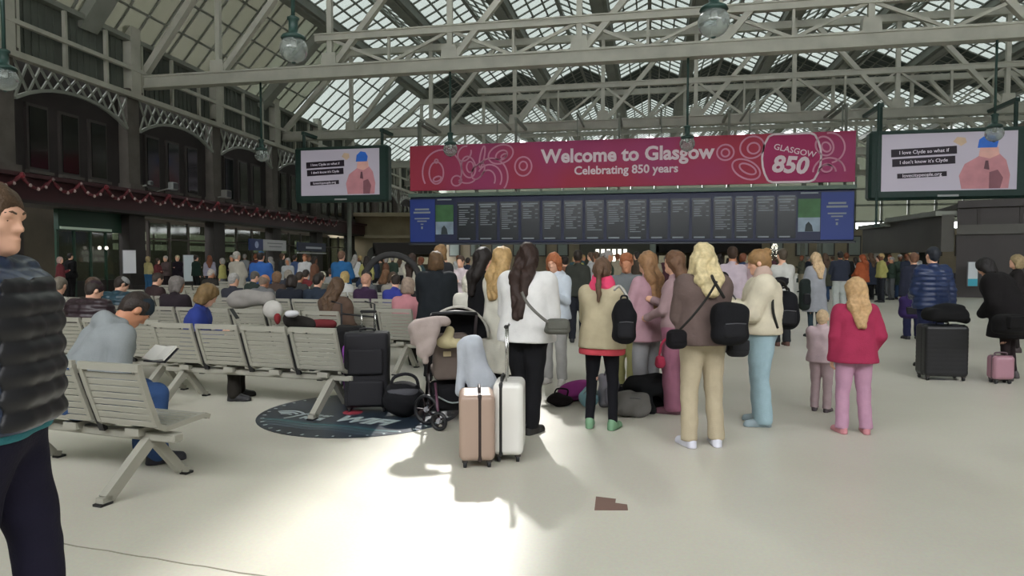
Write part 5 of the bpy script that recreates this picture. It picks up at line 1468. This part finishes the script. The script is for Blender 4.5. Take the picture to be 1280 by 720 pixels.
slung('black draped bag held in front of the bending person in black', 1262, 405, 8.2, (.2, .13, .12), '131214', [], rz=.3)
slung('red handbag held by the girl in mauve', 825, 452, 6.7, (.04, .04, .06), 'b02a48', [(824, 446, 6.7), (827, 430, 6.7), (832, 424, 6.75)], 'b02a48')
slung('black backpack on the man in the lilac shirt', 900, 356, 11.0, (.13, .1, .22), '1a1a1e', [])
slung('black satchel on the back of the man in the pale grey shirt', 976, 352, 12.0, (.11, .1, .08), '1a1a1e', [])
# phones
for px, py, z, lb in ((914, 366, 6.25, 'black phone held by the woman in the cream fleece'),):
    t = thing('phone', lb, 'phone', at(px, py, z), YAW + R(70)); mb = MB(); mb.box((0, 0, 0), (.075, .01, .15), Matrix.Rotation(R(-35), 3, 'X'), bev=.004); mb.build('case', mat('phone_case', '18181c', .3), t)
    mb = MB(); mb.box((0, -.007, 0), (.066, .002, .138), Matrix.Rotation(R(-35), 3, 'X')); mb.build('screen', mat('phone_screen', '2a3038', .1), t)

# ------------------------------------------------------------------ seated travellers
SIT = [
 (64, 9.2, ('jumper', 'a8a498', .9), ('short', '6e665a'), 'grey-brown-haired person in a pale top at the left end of the seats', dict(hyaw=20)),
 (98, 8.0, ('puffer', '2a1c22', .9), ('beanie', '33242a'), 'large person in a dark hooded padded coat behind the hoodie man', dict(b=1.35, t=.06, arms=('lap', 'lap'), lean=8, hpitch=15)),
 (112, 10.2, ('jacket', '2a2420', .9), ('short', '4a382c'), 'brown-haired person half hidden behind the large dark padded coat', {}),
 (148, 9.4, ('puffer', '1e3a46', .9), ('cap', '8a8a88'), 'person in a dark teal coat and pale grey cap', dict(b=1.3, hyaw=-30)),
 (226, 9.2, ('coat', '2a2228', .9), ('bob', '6a6460'), 'grey-haired person in a dark plum coat left of the blue jacket', dict(b=1.15, hyaw=-25)),
 (258, 8.3, ('jacket', '26388c', .9), ('bob', '6c5636'), 'fair-haired woman in a bright blue jacket looking at a phone', dict(face_off=-62, arms=('phone', 'phone'), hpitch=22, lean=10)),
 (283, 12.3, ('jacket', '33343e', .9), ('short', '9a9894'), 'white-haired person in a dark blue-grey jacket further back', dict(b=1.1)),
 (332, 12.2, ('jacket', '66676a', .9), ('bald', '7c6a5c'), 'bald man in a mid grey jacket among the seats', dict(b=1.15)),
 (352, 10.6, ('jacket', '20242e', .9), ('bob', '2a221e'), 'dark-haired person in a black-blue jacket left of the brown fur coat', dict(b=1.2, lean=14)),
 (388, 10.8, ('jacket', '273140', .9), ('short', '28211d'), 'dark-haired person in a slate blue jacket beside the brown fur coat', dict(b=1.2)),
 (410, 8.9, ('fur', '5a4538', .9), ('xlong', '54402f'), 'woman in a brown fur coat with long brown hair', dict(b=1.15)),
 (405, 13.6, ('jacket', '59564c', .9), ('beanie', 'd2cdb4'), 'person with a cream knitted hat behind the brown fur coat', {}),
 (421, 14.0, ('jacket', 'b8b8b4', .9), ('bob', 'a8905c'), 'fair-haired person in a white jacket beside the cream hat', {}),
 (487, 11.5, ('jacket', '2c3590', .9), ('beanie', 'ccb8a4'), 'person in a royal blue jacket and pale hat in the third row', {}),
 (470, 11.7, ('jacket', '3a2440', .9), ('short', 'b88a74'), 'person in a dark purple jacket beside the royal blue jacket', {}),
 (508, 11.2, ('jacket', 'c07880', .9), ('bob', '8c7a6c'), 'person in a pink jacket at the right end of the seats', {}),
 (372, 13.8, ('jacket', '3a3c3c', .9), ('short', '3c322a'), 'person in a charcoal jacket in the middle of the fourth row', {}),
 (350, 14.3, ('jacket', '4c3c34', .9), ('bob', '70543c'), 'person in a brown jacket in the middle of the fourth row', {}),
 (300, 14.4, ('jacket', '2e3a34', .9), ('short', '55504a'), 'person in a dark green jacket left in the fourth row', {}),
 (455, 14.0, ('jacket', '5a5c60', .9), ('cap', '22242a'), 'person in a grey jacket and black cap right in the fourth row', {}),
 (478, 14.3, ('jacket', '8a8478', .9), ('bob', '4a3a2c'), 'person in a stone-coloured jacket right in the fourth row', {}),
 (440, 16.6, ('jacket', '26324a', .9), ('short', '2c241e'), 'person in a navy jacket right in the fifth row', {}),
 (465, 16.8, ('jacket', 'a89a90', .9), ('long', '6a4c34'), 'long-haired person in a sand-coloured jacket in the fifth row', {}),
 (372, 17.2, ('jacket', '7c2c30', .9), ('short', '38302a'), 'person in a dark red jacket in the fifth row', {}),
 (345, 17.4, ('jacket', '3c3e48', .9), ('bob', '8c8478'), 'grey-haired person in a slate jacket in the fifth row', {}),
 (270, 17.8, ('jacket', '33302c', .9), ('short', 'a8a098'), 'white-haired person in black left in the fifth row', {}),
 (180, 12.5, ('jacket', '3a2a2c', .9), ('short', '3a302a'), 'person in a maroon-brown jacket left of the third row', {}),
 (410, 20, ('jacket', '8a8c8c', .9), ('short', '3a302a'), 'person in a light grey jacket in the farthest row', {}),
 (450, 20.2, ('jacket', '33384a', .9), ('bob', '2c241e'), 'person in an indigo jacket in the farthest row', {}),
]
for px, z, tp, hr, lb, kw in SIT:
    wp, rz = seat_at(px, z); kw = dict(kw); fo = kw.pop('face_off', rnd.uniform(-15, 12)); kw.setdefault('arms', ('lap', 'lap')); kw.setdefault('lean', rnd.uniform(0, 10)); kw.setdefault('hpitch', rnd.uniform(5, 22)); kw.setdefault('hyaw', rnd.uniform(-30, 30))
    P(wp, 1.68, 0, tp, ('straight', rnd.choice(['22242c', '2a3448', '26221e', '1c1c1e'])), '1c1c1e', hr, rnd.choice(['fair', 'fair', 'tan']), lb, 'travellers sitting on the slatted seats', rz=rz + R(fo), seated=True, h=.015 if z < 10.5 else .022, **kw)
# things among the seats
t = thing('phone', 'black phone held by the woman in the bright blue jacket', 'phone', at(293, 392, 8.1), YAW + R(80)); mb = MB(); mb.box((0, 0, 0), (.075, .01, .15), Matrix.Rotation(R(-35), 3, 'X'), bev=.004); mb.build('case', mat('phone_case', '18181c', .3), t)
soft('rucksack', 'grey and white rucksack lying on the seat beside the woman in the blue jacket', 'bag', W(318, 380, 9.3), [('c', (-.25, 0, .05), (.2, 0, .08), .12, .09), ('e', (-.1, 0, .12), (.2, .12, .08))], '8a8680', rz=YAW)
soft('cushion', 'round white travel cushion on the seat behind the empty backs', 'cushion', W(341, 387, 8.9), [('e', (0, 0, 0), (.13, .1, .125))], 'b8b4ac', rz=YAW, amp=.002)
soft('bag', 'dark sports bag slumped on the seat backs left of the brown fur', 'bag', W(372, 398, 7.35), [('c', (-.08, 0, -.02), (.14, 0, -.06), .08, .06)], '2a2624', rz=YAW)
soft('bag', 'white carrier bag lying on the sports bag', 'bag', W(364, 392, 7.2), [('e', (0, 0, 0), (.075, .06, .04))], 'c8c8cc', rz=YAW)
soft('bag', 'small red bag hanging at the seat back left of the sports bag', 'bag', W(347, 399, 7.3), [('e', (0, 0, 0), (.035, .04, .065))], '8c2428', rz=YAW)
soft('coat_heap', 'dark red coat spread over the seat in front of the brown fur coat', 'clothing', W(402, 405, 7.6), [('c', (-.12, 0, 0), (.12, 0, 0), .05, .05)], '6a2024', rz=YAW)
soft('holdall', 'black holdall stack behind the last empty seat back, left of the tall suitcase', 'bag', W(437, 425, 7.6), [('b', (0, 0, 0), (.17, .14, .16), .06)], '1a181a', rz=YAW)
# round dark pushchair hood among the seats
t = thing('pushchair', 'distant pushchair with a round charcoal hood near the end of the seats', 'pushchair', GZ(490, 15.2), YAW)
mb = MB(); pts = [(.62 * math.cos(a), 0, 1.05 + .62 * math.sin(a)) for a in [i * math.pi / 14 for i in range(-1, 16)]]; mb.tube(pts, .07, 8); mb.build('hood', cloth('3c3a3a'), t, True)
s_ = SDF(); s_.box((0, .1, .75), (.4, .3, .25), .1); link_mesh('seat', s_.mesh('seat', .03), cloth('2c2c2e'), t)
for q in (-1, 1):
    for yy in (-.2, .4):
        mb = MB(); mb.tube([(q * .4, yy + .13 * math.cos(a), .15 + .13 * math.sin(a)) for a in [i * math.pi / 6 for i in range(12)]], .02, 6, closed=True); w1 = mb.build('wheel', BLK, t, True)
    mb = MB(); mb.bar((q * .38, .4, .15), (q * .38, -.1, .95), .03, .03); mb.build('frame_tube', PCF, t)
t = thing('trolley', 'thin black luggage trolley frame standing behind the last empty seat', 'trolley', GZ(447, 8.2), YAW)
for x in (-.2, .2):
    mb = MB(); mb.tube([(x, 0, 0.06), (x, 0, 1.02), (x - .12, 0, 1.05)], .012, 6); mb.build('upright', BLK, t, True)
    mb = MB(); mb.lathe([(.02, -.015), (.05, 0), (.02, .015)], (x, 0, .05), 12, Matrix.Rotation(math.pi / 2, 3, 'Y')); mb.build('wheel', BLK, t, True)
mb = MB(); mb.tube([(-.2, 0, .9), (.2, 0, .86)], .012, 6); mb.build('crossbar', BLK, t, True)

# ------------------------------------------------------------------ standing travellers further off
PLACES = []
def far(px, z, H, face, tp, lg, hr, label, skin='fair', h=None, **kw):
    kw.setdefault('arms', rnd.choice([('down', 'down'), ('phone', 'down'), ('front', 'front'), ('pocket', 'pocket'), ('fold', 'fold')]))
    P(GZ(px, z), H, face, tp, lg, '202024', hr, skin, label, 'travellers standing about the far concourse', h=h or (.022 if z < 18 else .03), **kw)
far(515, 15.5, 1.68, 20, ('jumper', 'ccc7b0', .86), ('straight', '3a3a3c'), ('xlong', '3a2a22'), 'woman in a cream jumper with long dark hair beyond the seats', b=1.1)
far(576, 13.2, 1.62, 200, ('shirt', 'c2b2b6', .86), ('straight', '3a3a44'), ('short', '4a3a30'), 'man in a pale pink shirt facing the camera left of the cream coat', arms=('phone', 'phone'))
far(296, 18, 1.76, 30, ('fleece', 'a09a8c', .8), ('straight', '3a3c44'), ('short', 'a09c94'), 'white-haired man in a stone fleece standing left of the blue rucksack', b=1.1)
far(326, 16, 1.74, 10, ('jacket', '2558a8', .84), ('straight', '22242c'), ('beanie', '1c4c78'), 'person in a vivid blue jacket and blue hat standing behind the seats', b=1.25)
far(427, 17, 1.76, 15, ('jacket', '1f5c94', .84), ('straight', '22242c'), ('short', '6a5040'), 'person in a teal blue jacket standing behind the seats near the board', b=1.2)
far(185, 30.5, 1.7, 20, ('jumper', 'bcae70', .88), ('straight', '2f6492'), ('bob', '9c8a64'), 'person in a mustard jumper and blue jeans outside the shop windows')
far(207, 30, 1.72, 200, ('jacket', '5a4848', .84), ('straight', '2a2026'), ('short', 'a89c94'), 'white-haired person in a grey-brown jacket outside the shop windows')
far(197, 28.5, 1.6, 90, ('jacket', '6a2c30', .84), ('straight', '281c22'), ('bob', '3c2c26'), 'person in a brick red jacket outside the shop windows')
far(222, 29, 1.74, 190, ('coat', '1c161e', .6), ('straight', '1c161e'), ('short', 'b4a484'), 'fair-haired person in a long black coat beside the standing poster')
far(245, 29.5, 1.74, 30, ('jacket', '1a3028', .84), ('straight', '16181a'), ('short', '2c2420'), 'person in a bottle green jacket right of the standing poster')
far(88, 26.5, 1.8, 20, ('jacket', '141214', .8), ('straight', '141214'), ('short', '1c1614'), 'person in black standing in the green doorway', b=1.2)
far(75, 25.5, 1.65, 70, ('jacket', '7a3038', .84), ('straight', '2a2022'), ('bob', 'b0948c'), 'person in a wine red jacket left of the green doorway')
r2 = random.Random(11)
cols = [('navy', '242c46'), ('black', '19191c'), ('grey', '6c6e72'), ('olive', '4a4c38'), ('maroon', '5a2430'), ('cream', 'b8b09a'), ('pale grey', '9c9ea2'), ('brown', '54402f'), ('teal', '27505a'), ('blue', '2c4a8c'), ('green', '2f4a38'), ('sand', '9c8a68'), ('charcoal', '303236'), ('dusty pink', 'a8808a'), ('white', 'b8b8b8'), ('rust', '8c4a2c'), ('yellow', 'b4ac3a'), ('lilac', '8c84a0')]
lcol = [('black trousers', '18181a'), ('blue jeans', '2c4468'), ('grey trousers', '5c5e62'), ('beige trousers', '8c8068'), ('dark trousers', '24262e')]
hcol = [('dark', '241c18'), ('brown', '4c3828'), ('fair', '9c8458'), ('grey', '8c8884'), ('auburn', '6c3c24')]
zones = [(440, 505, 22, 30, 'beyond the seats', 8), (350, 400, 22, 30, 'near the navy shop sign', 6), (520, 610, 17, 34, 'below the board\'s left end', 6), (703, 775, 15, 40, 'below the board\'s middle', 9),
         (790, 850, 14, 30, 'behind the girls in pink', 5), (895, 975, 17, 40, 'below the board\'s right half', 8), (995, 1075, 20, 40, 'below the board\'s right end', 8), (1085, 1150, 24, 31, 'before the right building', 9), (255, 345, 24, 34, 'before the left frontage', 6)]
seen = set()
for a, b_, z0, z1, where, n in zones:
    for k in range(n):
        for _ in range(200):
            c, l, hh = r2.choice(cols), r2.choice(lcol), r2.choice(hcol); tk = r2.choice(['jacket', 'coat', 'jumper', 'jacket'])
            key = (c[0], tk, where)
            if key not in seen: seen.add(key); break
        px = a + (b_ - a) * (k + .5) / n + r2.uniform(-3, 3); z = r2.uniform(z0, z1); face = r2.choice([0, 20, 340, 180, 90, 270])
        hk = r2.choice(['short', 'short', 'bob', 'long'])
        far(px, z, r2.uniform(1.6, 1.82), face, (tk, mute(c[1], .35), .55 if tk == 'coat' else .86), ('straight', l[1]), (hk, hh[1]),
            '%s-haired person in %s %s, %s, %s' % (hh[0], c[0], tk, l[0], where), r2.choice(['fair', 'fair', 'tan', 'dark']))
print('script seconds', round(time.time() - T0, 1), 'objects', len(bpy.data.objects), 'tris', sum(len(o.data.polygons) * 2 for o in bpy.data.objects if o.type == 'MESH'))
